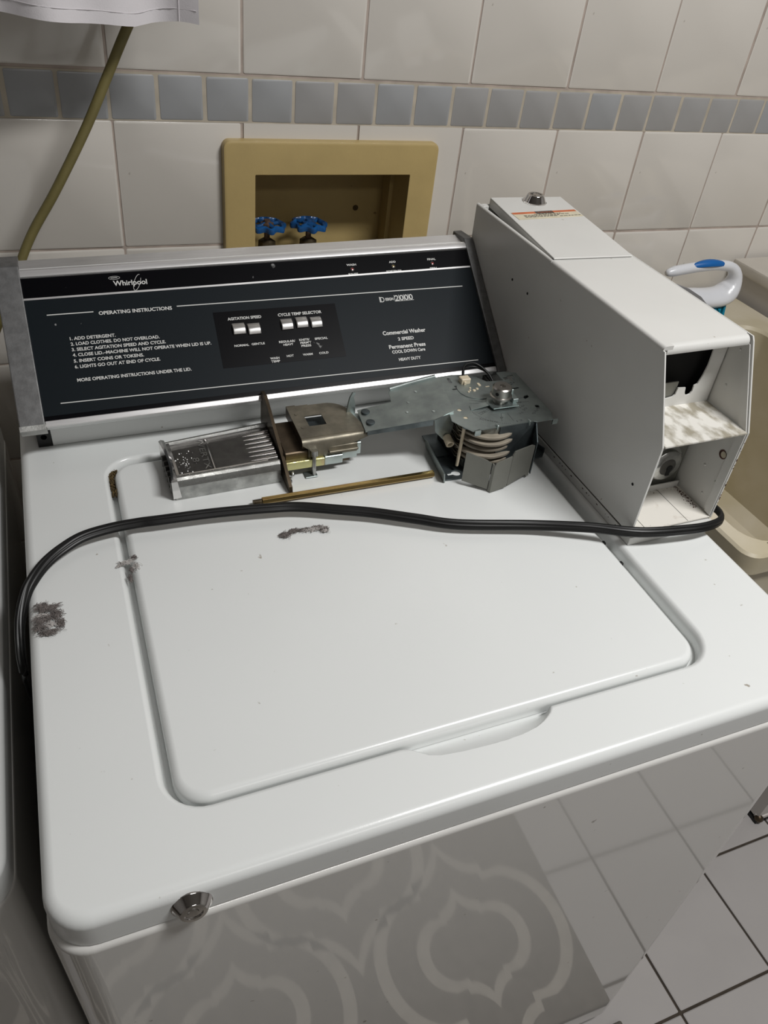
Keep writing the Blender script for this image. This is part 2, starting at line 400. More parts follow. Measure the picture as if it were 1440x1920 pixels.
def tap(cx, label, hub, ang):
    zc = .128; cy = YW + .030
    t = thing('water_tap', label, 'tap', (cx, cy, .03), group='taps in the ochre valve box', wf=False)
    bm = NB()                                 # scalloped handwheel with eight spokes' worth of lobes
    n = 64; L = []
    for (k, z) in ((.86, -.003), (1.0, -.0035), (1.03, .000), (1.0, .0035), (.88, .005), (.80, .0035), (.78, -.001)):
        L.append([(cx + .0255 * k * (1 + .11 * math.cos(8 * (2 * PI * i / n) + ang)) * math.cos(2 * PI * i / n),
                   cy + .0255 * k * (1 + .11 * math.cos(8 * (2 * PI * i / n) + ang)) * math.sin(2 * PI * i / n),
                   zc + z - .0008 * math.cos(8 * (2 * PI * i / n) + ang)) for i in range(n)])
    loft(bm, L + [L[0]])
    for k in range(4):
        aa = 2 * PI * k / 4 + .4 + ang
        sweep(bm, [Vector((cx + math.cos(aa) * r, cy + math.sin(aa) * r, zc + z)) for r, z in ((.004, .003), (.013, .001), (.0215, .001))], circ(.0032, 8))
    bmesh.ops.recalc_face_normals(bm, faces=bm.faces)
    hw = obj('handwheel', bm, 'blueiron', t, smooth=50)
    bm = NB(); lathe(bm, (cx, cy, zc - .004), [(.0085, 0), (.010, .003), (.0095, .008), (.005, .0095), (.0045, .0125), (.001, .0128)], 16); obj('hub', bm, hub, hw, smooth=40)
    bm = NB(); cyl(bm, (cx, cy, zc - .022), (cx, cy, zc), .0042); obj('stem', bm, 'rustiron', t, smooth=40)
    bm = NB(); lathe(bm, (cx, cy, zc - .034), [(.0125, 0), (.013, .002), (.0125, .012), (.008, .0145)], 6); obj('packing_nut', bm, 'brassold', t)
    bm = NB(); lathe(bm, (cx, cy, zc - .088), [(.012, 0), (.012, .035), (.0165, .036), (.0175, .041), (.0165, .048), (.010, .0535)], 6); obj('valve_body', bm, 'brassold', t)
    bm = NB(); cyl(bm, (cx, cy, .05), (cx, YW + .088, .05), .009); obj('inlet_pipe', bm, 'brassold', t, smooth=40)
tap(.370, 'left tap with blue handwheel and rusty brown hub, in the ochre box', 'rustiron', 0)
tap(.4335, 'right tap with blue handwheel and blue-black hub, in the ochre box', 'blueiron', .3)

# ---------------------------------------------------------------- hose and hanging cloth
hp = catmull([(.30, YW - .09, .60), (.235, YW - .075, .47), (.187, YW - .06, .381), (.162, YW - .055, .333), (.130, YW - .055, .274), (.088, YW - .055, .206),
              (.056, YW - .055, .159), (.036, YW - .06, .124), (.018, YW - .065, .085), (-.002, YW - .06, .049), (-.03, YW - .05, -.03), (-.05, YW - .05, -.2)], 8)
bm = NB(); sweep(bm, hp, circ(.0056, 14)); tag(obj('rubber_hose', bm, 'hose', smooth=60, loc=(.187, YW - .06, .38)), 'olive green rubber hose sloping down the tiled wall', 'hose', wf=False)
bm = NB(); NX, NZ = 60, 26
hem = [(-.30, .401), (.061, .394), (.124, .3905), (.159, .390), (.190, .388), (.202, .3905), (.238, .396), (.2525, .395)]
def hemz(x):
    for (a, za), (b, zb) in zip(hem, hem[1:]):
        if a <= x <= b: return za + (zb - za) * (x - a) / (b - a)
    return hem[-1][1]
front, back = [], []
for j in range(NZ + 1):
    for i in range(NX + 1):
        x = -.30 + .5525 * i / NX; zb = hemz(x); z = zb + (.80 - zb) * (j / NZ) ** 1.5
        y = YW - .12 + .014 * math.sin(x * 34 + .8) * math.exp(-(z - zb) * 2) + .005 * math.sin(x * 80 + z * 8) - (z - zb) * .03
        front.append(bm.verts.new((x, y, z))); back.append(bm.verts.new((x, y + .0022, z)))
W1 = NX + 1
for j in range(NZ):
    for i in range(NX):
        k = j * W1 + i
        bm.faces.new([front[k], front[k + 1], front[k + 1 + W1], front[k + W1]])
        bm.faces.new([back[k + W1], back[k + 1 + W1], back[k + 1], back[k]])
for i in range(NX): bm.faces.new([front[i + 1], front[i], back[i], back[i + 1]])
for j in range(NZ):
    k = j * W1 + NX; bm.faces.new([front[k + W1], front[k], back[k], back[k + W1]])
sh = tag(obj('hanging_cloth', bm, 'cloth', smooth=80, loc=(0, YW - .12, .395)), 'hem of a white cotton cloth hanging at the top left', 'cloth', wf=False)
def seam(pts, r, name):
    bm = NB(); sweep(bm, catmull(pts, 4), circ(r * .6, 6)); obj(name, bm, 'cloth', sh, smooth=60)
ys = lambda x, dz: YW - .12 + .014 * math.sin(x * 34 + .8) * math.exp(-dz * 2) + .005 * math.sin(x * 80 + (hemz(x) + dz) * 8) - dz * .03 - .0003
seam([(.234, ys(.234, dz), hemz(.234) + dz) for dz in (.0, .02, .05, .09, .15)], .0009, 'side_seam')
seam([(x, ys(x, .012), hemz(x) + .012) for x in [-.05 + .02 * k for k in range(16)]], .0007, 'hem_stitching')

# ---------------------------------------------------------------- laundry tub and counter to the right
tub = thing('laundry_tub', 'beige plastic laundry tub between the washer and the counter', 'sink', (.99, .5, ZF), wf=False)
X0, X1, Y0_, Y1_ = .728, 1.254, .165, .822
bm = NB()
def rr(x0, x1, y0, y1, r, z): return [(x, y, z) for x, y in rrect(x0, x1, y0, y1, r, 6)]
loft(bm, [rr(X0 + .012, X1 - .012, Y0_ + .012, Y1_ - .004, .03, -.33), rr(X0 + .006, X1 - .006, Y0_ + .006, Y1_ - .004, .03, -.03),
          rr(X0, X1, Y0_, Y1_, .02, -.028), rr(X0, X1, Y0_, Y1_, .02, -.003), rr(X0 + .003, X1 - .003, Y0_ + .003, Y1_ - .003, .018, 0),
          rr(X0 + .020, X1 - .052, Y0_ + .018, Y1_ - .146, .035, 0), rr(X0 + .024, X1 - .056, Y0_ + .022, Y1_ - .150, .035, -.005),
          rr(X0 + .045, X1 - .066, Y0_ + .045, Y1_ - .170, .05, -.29), rr(X0 + .06, X1 - .085, Y0_ + .06, Y1_ - .19, .05, -.31)], cap0=True, cap1=True)
bmesh.ops.recalc_face_normals(bm, faces=bm.faces); obj('basin', bm, 'sink', tub, smooth=35)
bm = NB(); sweep(bm, [Vector(p) for p in rr(X0 + .0105, X1 - .03, Y0_ + .0095, Y1_ - .06, .03, .0006)[6:9]], [(-.0085, 0), (.0085, 0), (.0075, .0012), (-.0075, .0012)])
obj('pale_front_rim', bm, 'sinkrim', tub)  # front rim strip in a paler beige than the basin
bm = NB(); lathe(bm, (.97, .42, -.3098), [(.03, 0), (.032, .001), (.026, .002), (.02, .0005), (.001, .0005)], 24); obj('drain', bm, 'chrome', tub, smooth=40)
for (lx, ly) in ((.77, .20), (.77, .78), (1.192, .78), (1.192, .184)):
    bm = NB()
    prism(bm, [(lx, ly), (lx + .052, ly), (lx + .052, ly + .003), (lx + .036, ly + .014), (lx + .012, ly + .016), (lx + .003, ly + .045), (lx, ly + .045)], 'z', ZF + .012, -.32)
    box(bm, lx - .001, lx + .056, ly - .003, ly + .010, ZF + .008, ZF + .02, .003)
    lg = obj('leg', bm, 'cabinet', tub)
    bm = NB(); box(bm, lx - .003, lx + .062, ly - .004, ly + .03, ZF, ZF + .008); obj('black_foot', bm, 'blackrubber', lg)
    bm = NB(); lathe(bm, (lx + .004, ly + .0, ZF + .012), [(.007, -.005), (.009, 0), (.007, .006), (.002, .009)], 12); obj('rusty_corner_cap', bm, 'rustiron' if lx < 1 else 'brownsteel', lg, smooth=60)
bm = NB()
cab = thing('laundry_counter', 'beige counter slab on a white cabinet, right of the tub', 'counter', (1.5, .5, ZF), wf=False)
bm = NB(); box(bm, 1.268, 1.78, .19, .82, ZF, .038); obj('cabinet_body', bm, 'cabinet', cab)
bm = NB(); box(bm, 1.258, 1.80, .16, .8225, .038, .060, .005); obj('counter_slab', bm, 'counter', cab, smooth=40)

# scrubbing brush on the tub's back deck
br = thing('scrubbing_brush', 'white looped scrubbing brush with blue grip, on the tub edge', 'brush', (1.08, .71, 0), wf=False)
yb0 = .715
bm = NB()
path = catmull([(1.004, yb0, .0855), (1.030, yb0, .0895), (1.070, yb0, .0935), (1.112, yb0, .0945), (1.142, yb0, .0890), (1.157, yb0, .0740), (1.157, yb0, .0560), (1.142, yb0, .0405), (1.115, yb0, .0360), (1.075, yb0, .0380), (1.035, yb0, .0400), (1.000, yb0, .0400)], 8)
def bsc(t): return (.45 + .55 * min(1, (t / .06) ** .5)) if t < .36 else (1.0 + .95 * min(1, (t - .36) / .22) if t < .93 else 1.95 - 1.2 * ((t - .93) / .07) ** 2)
sweep(bm, path, [(x * (1 if abs(x) < 1 else 1), y) for x, y in circ(.0086, 18)], scale=bsc, up=(0, 1, 0))
for v in bm.verts:
    v.co.y = yb0 + (v.co.y - yb0) * (1 + .5 * min(1, max(0, (.072 - v.co.z) / .035)))
obj('brush_body', bm, 'brushwhite', br, smooth=70)
bm = NB(); L = []
for i in range(13):
    t = i / 12; x = 1.050 + .074 * t; wy = .0088 * math.sin(PI * (.03 + .94 * t)) ** .6
    zc = .0950 + .0030 * math.sin(PI * t)
    L.append([(x, yb0 - .0030 + wy * math.cos(2 * PI * k / 12) * 1.0, zc + .0085 * math.sin(PI * (.03 + .94 * t)) ** .4 * (math.sin(2 * PI * k / 12) if math.sin(2 * PI * k / 12) > 0 else .3 * math.sin(2 * PI * k / 12))) for k in range(12)])
loft(bm, L, cap0=True, cap1=True); bmesh.ops.recalc_face_normals(bm, faces=bm.faces); obj('blue_grip', bm, 'brushblue', br, smooth=60)
bm = NB()
for i in range(16):
    for j in range(6):
        x = 1.018 + .0092 * i; y = yb0 - .022 + .0088 * j
        if abs(y - yb0) > .028 * math.sin(PI * (i + 1.5) / 18) ** .6: continue
        dx, dy = random.uniform(-.002, .002), random.uniform(-.002, .002)
        cyl(bm, (x, y, .024), (x + dx, y + dy, .001), .0030, .0042, 6)
obj('bristles', bm, 'teal', br, kind='stuff')
bm = NB(); prism(bm, [(.930, .083), (.975, .0840), (1.002, .0810), (1.032, .0712), (1.062, .0565), (1.086, .0390), (1.097, .0220), (1.100, .0008), (.930, .0008)], 'y', .680, .685, .0015)
tag(obj('scoop', bm, 'greydish', smooth=50, loc=(1.01, .683, 0)), 'grey plastic scoop on the tub edge, mostly hidden behind the white coin case', 'scoop', wf=False)

# ================================================================ WASHER (washer frame)
W_, D_ = .686, .665
ws = thing('washing_machine', 'white top-loading washer with black control console, stained and stripped of its coin slide', 'washer', (W_ / 2, D_ / 2, -.85))
# top panel with the lid opening and scooped finger hold
NSD = 90
def outer(ins, z, r=.030): return [(x, y, z) for x, y in rrect(ins, W_ - ins, ins, D_ - ins, max(r - ins, .004), 8, NSD)]
HX0, HX1, HY0, HY1 = .0865, .5755, .0585, .4935
def bumpf(x, amt):
    a, b = .262, .400
    if x <= a or x >= b: return 0
    t = (x - a) / (b - a)
    K = ((0, 0), (.06, .18), (.14, .62), (.22, .82), (.35, .93), (.50, .99), (.62, 1), (.74, .95), (.84, .80), (.91, .58), (.96, .34), (1, 0))
    for (p, u), (q, v) in zip(K, K[1:]):
        if p <= t <= q: return amt * (u + (v - u) * (t - p) / (q - p))
    return 0
def hole(ins, z, amt, zb=None):
    pts = rrect(HX0 + ins, HX1 - ins, HY0 + ins, HY1 - ins, [.030 - ins, .034 - ins, .03 - ins, .03 - ins], 8, NSD)
    out = []
    for x, y in pts:
        q = 0
        if y < HY0 + ins + 1e-5: q = bumpf(x, amt)
        out.append((x, y - q, z if zb is None or q == 0 else z + (zb - z) * min(1, q / .002)))
    return out
bm = NB()
R_ = .0095
loops = [outer(.0, -.0315), outer(.0, -R_)]
for k in range(1, 6):
    a = PI / 2 * k / 5; loops.append(outer(R_ * (1 - math.cos(a)), -R_ + R_ * math.sin(a)))
loops += [hole(-.005, 0, .0150), hole(-.0030, -.0006, .0172, 0), hole(-.0012, -.0022, .0190, -.0004), hole(0, -.0050, .0192, -.0024), hole(.0004, -.0080, .0105, -.0085), hole(.0008, -.0155, 0), hole(.030, -.0165, 0)]
loft(bm, loops); bmesh.ops.recalc_face_normals(bm, faces=bm.faces)
box(bm, .10, .57, .08, .48, -.0175, -.0167)
top = obj('top_panel', bm, 'enamel', ws, smooth=50)
# lid
def lidloop(ins, z): return [(x, y, z) for x, y in rrect(.0925 + ins, .5635 - ins, .0615 + ins, .4865 - ins, [.026 - ins, .024 - ins, .022 - ins, .022 - ins], 10, 10)]
bm = NB(); rl = .0075
lp = [lidloop(.0, -.0150), lidloop(.0, -rl)]
for k in range(1, 7):
    a = PI / 2 * k / 6; lp.append(lidloop(rl * (1 - math.cos(a)) * .95, -rl + rl * math.sin(a)))
loft(bm, lp, cap0=True, cap1=True); bmesh.ops.recalc_face_normals(bm, faces=bm.faces)
lid = obj('lid', bm, 'enamel', ws, smooth=60)
# cabinet
bm = NB(); rc = .026
def cabl(ins, z): return [(x, y, z) for x, y in rrect(ins, W_ - ins, ins, D_ - ins, rc - min(ins, .02), 10)]
loft(bm, [cabl(.02, -.0322), cabl(.0035, -.0322), cabl(.0012, -.0326), cabl(-.0008, -.0338), cabl(-.0021, -.0358), cabl(-.0026, -.0385), cabl(-.0026, -.822), cabl(.0005, -.827)], cap0=True, cap1=True)
bmesh.ops.recalc_face_normals(bm, faces=bm.faces)
obj('cabinet', bm, 'enamel_front', ws, smooth=50)
for fx in (.05, .63):
    for fy in (.05, .60):
        bm = NB(); lathe(bm, (fx, fy, -.8318 - .0288 * fx - .006 * fy), [(.018, 0), (.018, .004), (.006, .005), (.006, .03)], 12); obj('levelling_foot', bm, 'blackrubber', ws)
def barrel_lock(c, ax, r, parent, k=1):
    bm = NB(); lathe(bm, c, [(r * 1.08, -.001), (r * 1.08, .0006), (r, .0012), (r * .74, .0105 * k), (r * .68, .0115 * k), (r * .50, .0115 * k), (r * .48, .0100 * k), (r * .30, .0100 * k), (r * .28, .0112 * k), (r * .05, .0112 * k)], 32, ax)
    lk = obj('barrel_lock', bm, 'chrome', parent, label='chrome barrel lock', smooth=35)
    return lk
barrel_lock((.0905, -.0002, -.0185), (0, -1, .12), .0130, ws, .62)
# grime in the groove's back left corner
bm = NB()
for k in range(150):
    t = random.random(); x = .0895 + random.uniform(-.002, .0022) + .004 * (t > .8) * random.random(); y = .489 - .052 * t ** 1.3
    if t < .25: x += random.uniform(0, .005); y = .487 - random.uniform(0, .012)
    r = random.uniform(.0005, .0014); a = random.random() * 6
    lathe(bm, (x, y, -.0085 + .005 * random.random()), [(r, -.003), (r * .9, .0005), (r * .2, .001)], 6, (math.cos(a) * .5, math.sin(a) * .5, 1))
obj('corner_grime', bm, 'brown_dirt', ws, label='dark brown rust and grime in the lid groove', kind='stuff')
# hinge bits in the right groove
for (hx, hy) in ((.5690, .230), (.5690, .197)):
    bm = NB(); box(bm, hx - .003, hx + .0012, hy - .0022, hy + .0022, -.013, -.008, .0008); obj('hinge_pad', bm, 'blackrubber', ws)

# ---------------- control console
A0 = Vector((0, .508, .047)); B0 = Vector((0, .642, .159)); dv = (B0 - A0).normalized(); nv = Vector((1, 0, 0)).cross(dv)
def PF(u, v, w_=0):                           # point on the console face: u right, v up the slope, w outwards
    p = A0 + dv * v + nv * w_; return Vector((u, p.y, p.z))
con_base = (.305, .6, 0)
bm = NB()
prof = [PF(0, -.001)[1:], PF(0, .1735)[1:], (.668, .158), (.675, .0), (.540, .0), (.540, .036), (.515, .036)]
prism(bm, [tuple(p) for p in prof], 'x', .034, .5715)
con = obj('control_console', bm, 'enamel', ws)
bm = NB(); prism(bm, [tuple(PF(0, .0085, .0012)[1:]), tuple(PF(0, .1400, .0012)[1:]), tuple(PF(0, .1400, -.001)[1:]), tuple(PF(0, .0085, -.001)[1:])], 'x', .0345, .5705)
obj('faceplate', bm, 'slate', con)
bm = NB(); prism(bm, [tuple(PF(0, .1418, .0012)[1:]), tuple(PF(0, .1655, .0012)[1:]), tuple(PF(0, .1655, -.001)[1:]), tuple(PF(0, .1418, -.001)[1:])], 'x', .0345, .5705)
obj('header_strip', bm, 'black', con)
bm = NB(); prism(bm, [tuple(PF(0, .0030, .0010)[1:]), tuple(PF(0, .0085, .0010)[1:]), tuple(PF(0, .0085, -.001)[1:]), tuple(PF(0, .0030, -.001)[1:])], 'x', .0345, .5705)
obj('bottom_recess_strip', bm, 'black', con)
def strip(v0, v1, w_, m, name, u0=.0345, u1=.5705, bev=0):
    bm = NB(); prism(bm, [tuple(PF(0, v0, w_)[1:]), tuple(PF(0, v1, w_)[1:]), tuple(PF(0, v1, -.001)[1:]), tuple(PF(0, v0, -.001)[1:])], 'x', u0, u1, bev); return obj(name, bm, m, con)
strip(.1398, .1420, .0016, 'silvertrim', 'divider_strip')
strip(-.0035, .0032, .0030, 'silvertrim', 'lower_trim', bev=.001)
# upper aluminium trim: a rounded nose
bm = NB(); pr = [tuple(PF(0, .1652, .0018)[1:]), tuple(PF(0, .1665, .0036)[1:]), tuple(PF(0, .1715, .0040)[1:]), tuple(PF(0, .1752, .0022)[1:]), tuple(PF(0, .1775, -.004)[1:]), (.668, .1605), (.668, .156), tuple(PF(0, .165, -.003)[1:])]
prism(bm, pr, 'x', .0345, .5705); obj('upper_trim', bm, 'silvertrim', con, smooth=35)
for (u0, u1, nm) in ((.0095, .0345, 'l'), (.5705, .5828, 'r')):
    bm = NB()
    pr = [PF(0, -.0058, .0045), PF(0, .1785, .0045), PF(0, .1815, .002)]
    pr = [tuple(p[1:]) for p in pr] + [(.676, .163), (.690, .06), (.56, .034), (.517, .0325)]
    prism(bm, pr, 'x', u0, u1, .0012)
    cp = obj('end_cap', bm, 'capmetal', con, smooth=40)
    if nm == 'l':
        bm = NB(); prism(bm, [tuple(PF(0, -.0062, .0049)[1:]), tuple(PF(0, -.0005, .0049)[1:]), tuple(PF(0, -.0015, .001)[1:]), (.5165, .0318), (.512, .0335)], 'x', u0 - .0002, u1 + .0004); obj('worn_lower_edge', bm, 'capmetal2', cp)
bm = NB(); grid_hole_plate(bm, [(.0205, 0), (.0355, 0), (.0355, .033), (.0205, .033)], [[(.0278 + .0033 * math.cos(a * PI / 6), .0125 + .0033 * math.sin(a * PI / 6)) for a in range(12)]], .538, .5405, 'y')
box(bm, .0205, .0355, .548, .580, 0, .033); box(bm, .0205, .0215, .5405, .548, 0, .033); box(bm, .0345, .0355, .5405, .548, 0, .033)
obj('mounting_foot', bm, 'blackrubber', con, label='black mounting foot with a screw hole')
bm = NB(); prism(bm, [(.538, .0008), (.5398, .0008), (.5398, .0355), (.538, .0355)], 'x', .0358, .5715); obj('base_skirt', bm, 'enamel', con)
# printing
def line(u0, v0, u1, v1, h, m='print'):
    bm = NB(); w_ = .0014
    hull8(bm, [PF(u0, v0 - h / 2, .001), PF(u1, v1 - h / 2, .001), PF(u1, v1 - h / 2, w_), PF(u0, v0 - h / 2, w_), PF(u0, v0 + h / 2, .001), PF(u1, v1 + h / 2, .001), PF(u1, v1 + h / 2, w_), PF(u0, v0 + h / 2, w_)])
    bmesh.ops.recalc_face_normals(bm, faces=bm.faces); obj('printed_rule', bm, m, con)
line(.0545, .1214, .1023, .1210, .0011); line(.1922, .1195, .5526, .1150, .0011); line(.0529, .0212, .5487, .0145, .0010)
def txt(s, u0, u1, v, h, m='print', w_=.00125, slope=-.010, bold=.028, shear=0):
    fr_ = lambda a, b, c: PF(a, b + slope * (a - u0), c)
    o = obj('printed_text', textbm(s, fr_, u0, u1, v, h, w_ + .0002, shear, bold), m, con); return o
txt('OPERATING INSTRUCTIONS', .1075, .1865, .1168, .0042)
txt('1. ADD DETERGENT.', .0733, .1207, .0905, .0037)
txt('2. LOAD CLOTHES. DO NOT OVERLOAD.', .0733, .1668, .0843, .0037)
txt('3. SELECT AGITATION SPEED AND CYCLE.', .0733, .1725, .0779, .0037)
txt('4. CLOSE LID.\u2013MACHINE WILL NOT OPERATE WHEN LID IS UP.', .0733, .2220, .0716, .0037)
txt('5. INSERT COINS OR TOKENS.', .0733, .1465, .0648, .0037)
txt('6. LIGHTS GO OUT AT END OF CYCLE.', .0733, .1630, .0582, .0037)
txt('MORE OPERATING INSTRUCTIONS UNDER THE LID.', .0733, .1945, .0430, .0037)
bm = NB(); p4 = [(.2300, .0400), (.3775, .0385), (.3780, .1065), (.2308, .1080)]
hull8(bm, [PF(a, b, .0008) for a, b in p4] + [PF(a, b, .0015) for a, b in p4]); bmesh.ops.recalc_face_normals(bm, faces=bm.faces)
obj('selector_panel', bm, 'black', con)
S2 = .00155
txt('AGITATION SPEED', .2460, .2855, .0968, .0034, w_=S2); txt('CYCLE TEMP SELECTOR', .3055, .3590, .0962, .0036, w_=S2)
txt('NORMAL', .2475, .2645, .0640, .0026, w_=S2); txt('GENTLE', .2675, .2830, .0640, .0026, w_=S2)
txt('REGULAR/', .3000, .3195, .0632, .0027, w_=S2); txt('HEAVY', .3045, .3165, .0593, .0027, w_=S2)
txt('KNITS/', .3245, .3370, .0632, .0027, w_=S2); txt("PERM'T", .3250, .3385, .0594, .0027, w_=S2); txt('PRESS', .3255, .3375, .0556, .0027, w_=S2)
txt('SPECIAL', .3435, .3595, .0628, .0027, w_=S2)
txt('WASH', .2855, .2965, .0443, .0027, w_=S2); txt('TEMP', .2860, .2965, .0404, .0027, w_=S2)
txt('HOT', .3055, .3140, .0452, .0026, w_=S2); txt('WARM', .3250, .3370, .0447, .0026, w_=S2); txt('COLD', .3450, .3565, .0445, .0026, w_=S2)
def rocker(u0, u1, v0, v1, tilt):
    bm = NB(); L = []
    for k in range(9):
        t = k / 8; v = v0 + (v1 - v0) * t; w_ = .0015 + .0050 * (1 - (2 * t - 1) ** 2 * .55) - .0018 * t * tilt
        L.append([PF(u0, v, .0015), PF(u0, v, w_ - .001), PF(u0 + .001, v, w_), PF(u1 - .001, v, w_), PF(u1, v, w_ - .001), PF(u1, v, .0015)])
    loft(bm, L, close=True, cap0=True, cap1=True); bmesh.ops.recalc_face_normals(bm, faces=bm.faces)
    o = obj('rocker_button', bm, 'button', con, smooth=50)
for (u0, u1, dvv) in ((.2492, .2640, 0), (.2668, .2815, -.0018), (.3066, .3208, 0), (.3250, .3392, .0006), (.3426, .3565, -.0008)):
    rocker(u0, u1, .0785 + dvv, .0925 + dvv, 1)
for (u, s1, s2, m_, a, b, c, d) in ((.4103, 'WASH', 'RINSE', 'lens_red', .4040, .4165, .4040, .4165), (.4648, 'ADD', 'SOFTENER', 'lens_amber', .4603, .4693, .4540, .4750), (.5187, 'FINAL', 'SPIN', 'lens_red', .5130, .5245, .5135, .5232)):
    bm = NB(); lathe(bm, PF(u, .1487, .0005), [(.0030, 0), (.0030, .0012), (.0022, .0018), (.0018, .0012)], 14, nv); li = obj('indicator_light', bm, 'darkchrome', con, smooth=40)
    bm = NB(); lathe(bm, PF(u, .1487, .0012), [(.0018, 0), (.0016, .0008), (.0004, .0011)], 10, nv)
    me_ = bpy.data.meshes.new('pilot_lens'); o_ = obj('pilot_lens', bm, m_, con, smooth=50)
    txt(s1, a, b, .1536, .0026); txt(s2, c, d, .1412, .0026)
# maker's script logo with its swoosh ring and badge
txt('Whirlpool', .1285, .1650, .1495, .0062, bold=.02)
bm = NB(); rp = []
for k in range(41):
    a = 2 * PI * k / 40; x = .0080 * math.cos(a); y = .0030 * math.sin(a); ca, sa = math.cos(1.02), math.sin(1.02)
    rp.append(PF(.1512 + x * ca - y * sa + .003, .1518 + (x * sa + y * ca) * 1.35, .0014))
sweep(bm, rp[:36], circ(.00028, 6), up=nv); obj('logo_ring', bm, 'print', con)
bm = NB(); sweep(bm, [PF(.1305 + .0060 * math.cos(2 * PI * k / 24), .1590 + .0019 * math.sin(2 * PI * k / 24), .0014) for k in range(25)], circ(.0003, 6), up=nv)
sweep(bm, [PF(.1268, .1590, .0014), PF(.1340, .1592, .0014)], circ(.0006, 6), up=nv); obj('logo_badge', bm, 'printdim', con)
# "Design 2000" blocks
def dtx(s, a, b, v, h, bold=.02): txt(s, a, b, v, h, bold=bold)
def outline_D(u0, u1, v0, v1):
    bm = NB(); hull8(bm, [PF(u0, v0, .001), PF(u1, v0, .001), PF(u1, v1, .001), PF(u0, v1, .001), PF(u0, v0, .0014), PF(u1, v0, .0014), PF(u1, v1, .0014), PF(u0, v1, .0014)])
    obj('logo_block', bm, 'print', con)
dtx('D', .4375, .4425, .1026, .0072, 0); outline_D(.4362, .4372, .1026, .1098); dtx('ESIGN', .4440, .4545, .1042, .0036, .03)
for k, ch in enumerate('2000'):
    u0 = .4560 + .0063 * k; dtx(ch, u0 + .0009, u0 + .0058, .1030, .0075, .01)
    outline_D(u0, u0 + .0007, .1030, .1105)
outline_D(.4560, .4815, .1022, .1027)
txt('Commercial Washer', .4300, .4870, .0598, .0052); txt('2 SPEED', .4480, .4690, .0512, .0040)
txt('Permanent Press', .4340, .4825, .0415, .0050); txt('COOL DOWN Care', .4365, .4805, .0352, .0040); txt('HEAVY DUTY', .4430, .4720, .0250, .0037)

# ================================================================ COIN CASE
cc = thing('coin_meter_case', 'empty white metal coin meter case standing on the washer, its front open', 'coin box', (.635, .43, 0))
CX0, CX1, CY0, CY1, CZ = .5835, .690, .2135, .6465, .2085
side = [(CY0, .0125), (CY0, .1225), (.2515, CZ - .004), (.2545, CZ), (CY1, CZ), (CY1, .0125)]
th = .0016
bm = NB(); prism(bm, [(CY0, .0125), (CY0, .1225), (.2515, CZ - .004), (CY1, CZ - .004), (CY1, .0125)], 'x', CX0, CX0 + th)
sl = obj('side_panel', bm, 'case', cc)
bm = NB(); prism(bm, [(y + .0, z) for y, z in side], 'x', CX1 - th, CX1)
sr = obj('side_panel', bm, 'case', cc)
# folded front lips that double the sheet's edge
for (xa, xb, par) in ((CX0 + th + .0003, CX0 + 2 * th, sl), (CX1 - 2 * th, CX1 - th - .0003, sr)):
    bm = NB(); e = .0010
    pr = [(CY0 + e, .0155), (CY0 + e, .121), (.2515 + e, CZ - .008), (.2595, CZ - .008), (CY0 + .011, .118), (CY0 + .011, .0155)]
    prism(bm, pr, 'x', xa, xb); obj('folded_lip', bm, 'case', par)
# top sheet with rolled front edge
bm = NB(); pr = [(.459, CZ - th), (.459, CZ)] + [(.2600 - .0065 * math.sin(a), CZ - .0065 + .0065 * math.cos(a)) for a in [PI * .62 * k / 8 for k in range(9)]]
inn = [(.2600 - .005 * math.sin(a), CZ - .0065 + .005 * math.cos(a)) for a in [PI * .62 * k / 8 for k in range(8, -1, -1)]]
prism(bm, pr + inn, 'x', CX0 + .0050, CX1 - .0035); obj('top_sheet', bm, 'case', cc, smooth=40)
bm = NB(); prism(bm, [(CX0, CZ - .0040)] + [(CX0 + .0038 - .0038 * math.cos(a), CZ - .0037 + .0038 * math.sin(a)) for a in [PI / 2 * k / 6 for k in range(7)]] + [(CX0 + .0110, CZ + .0001), (CX0 + .0110, CZ - .0040)], 'y', .2540, .459); obj('top_flange', bm, 'case', cc, smooth=60)
bm = NB(); prism(bm, [(CX0, CZ - .0040)] + [(CX0 + .0025 - .0025 * math.cos(a), CZ - .0025 + .0025 * math.sin(a)) for a in [PI * k / 10 for k in range(11)]] + [(CX0 + .0050, CZ - .0040)], 'y', .4590, CY1); obj('top_flange', bm, 'case', cc, smooth=60)
bm = NB(); prism(bm, [(.262, CZ), (.459, CZ), (.459, CZ - .004), (.262, CZ - .004)], 'x', CX1 - .0040, CX1 + .0002, .0011); obj('top_flange', bm, 'case', cc)
bm = NB(); box(bm, CX0 + .0045, CX1 - .002, .4595, CY1 - .002, CZ - .016, CZ - .0145); obj('ledge', bm, 'shell', cc)
bm = NB(); box(bm, CX0 + .0045, CX0 + .012, .635, CY1 - .002, CZ - .0145, CZ - .0005, .001); obj('back_corner_tab', bm, 'case', cc)
bm = NB(); box(bm, CX0 + th, CX1 - th, CY1 - .0016, CY1, .0125, CZ - .002); obj('back_panel', bm, 'case', cc)
# base plate, slightly proud
bm = NB(); box(bm, CX0 - .001, CX1, .2105, CY1, .0002, .0108, .0006, 1); obj('base_plate', bm, 'case', cc)
bm = NB(); box(bm, CX0 + .0006, CX1 - .001, CY0 + .002, CY1 - .002, .0108, .0122); obj('base_gap', bm, 'darkhole', cc)
bm = NB(); box(bm, CX0 + th, CX1 - th, CY0 + .0008, .30, .0122, .0138); fl = obj('inner_floor', bm, 'case_floor', cc)
bm = NB()
for a in (.6045, .6587): box(bm, a, a + .0005, CY0 + .001, .272, .0137, .01395)
obj('floor_joint', bm, 'ink', fl)
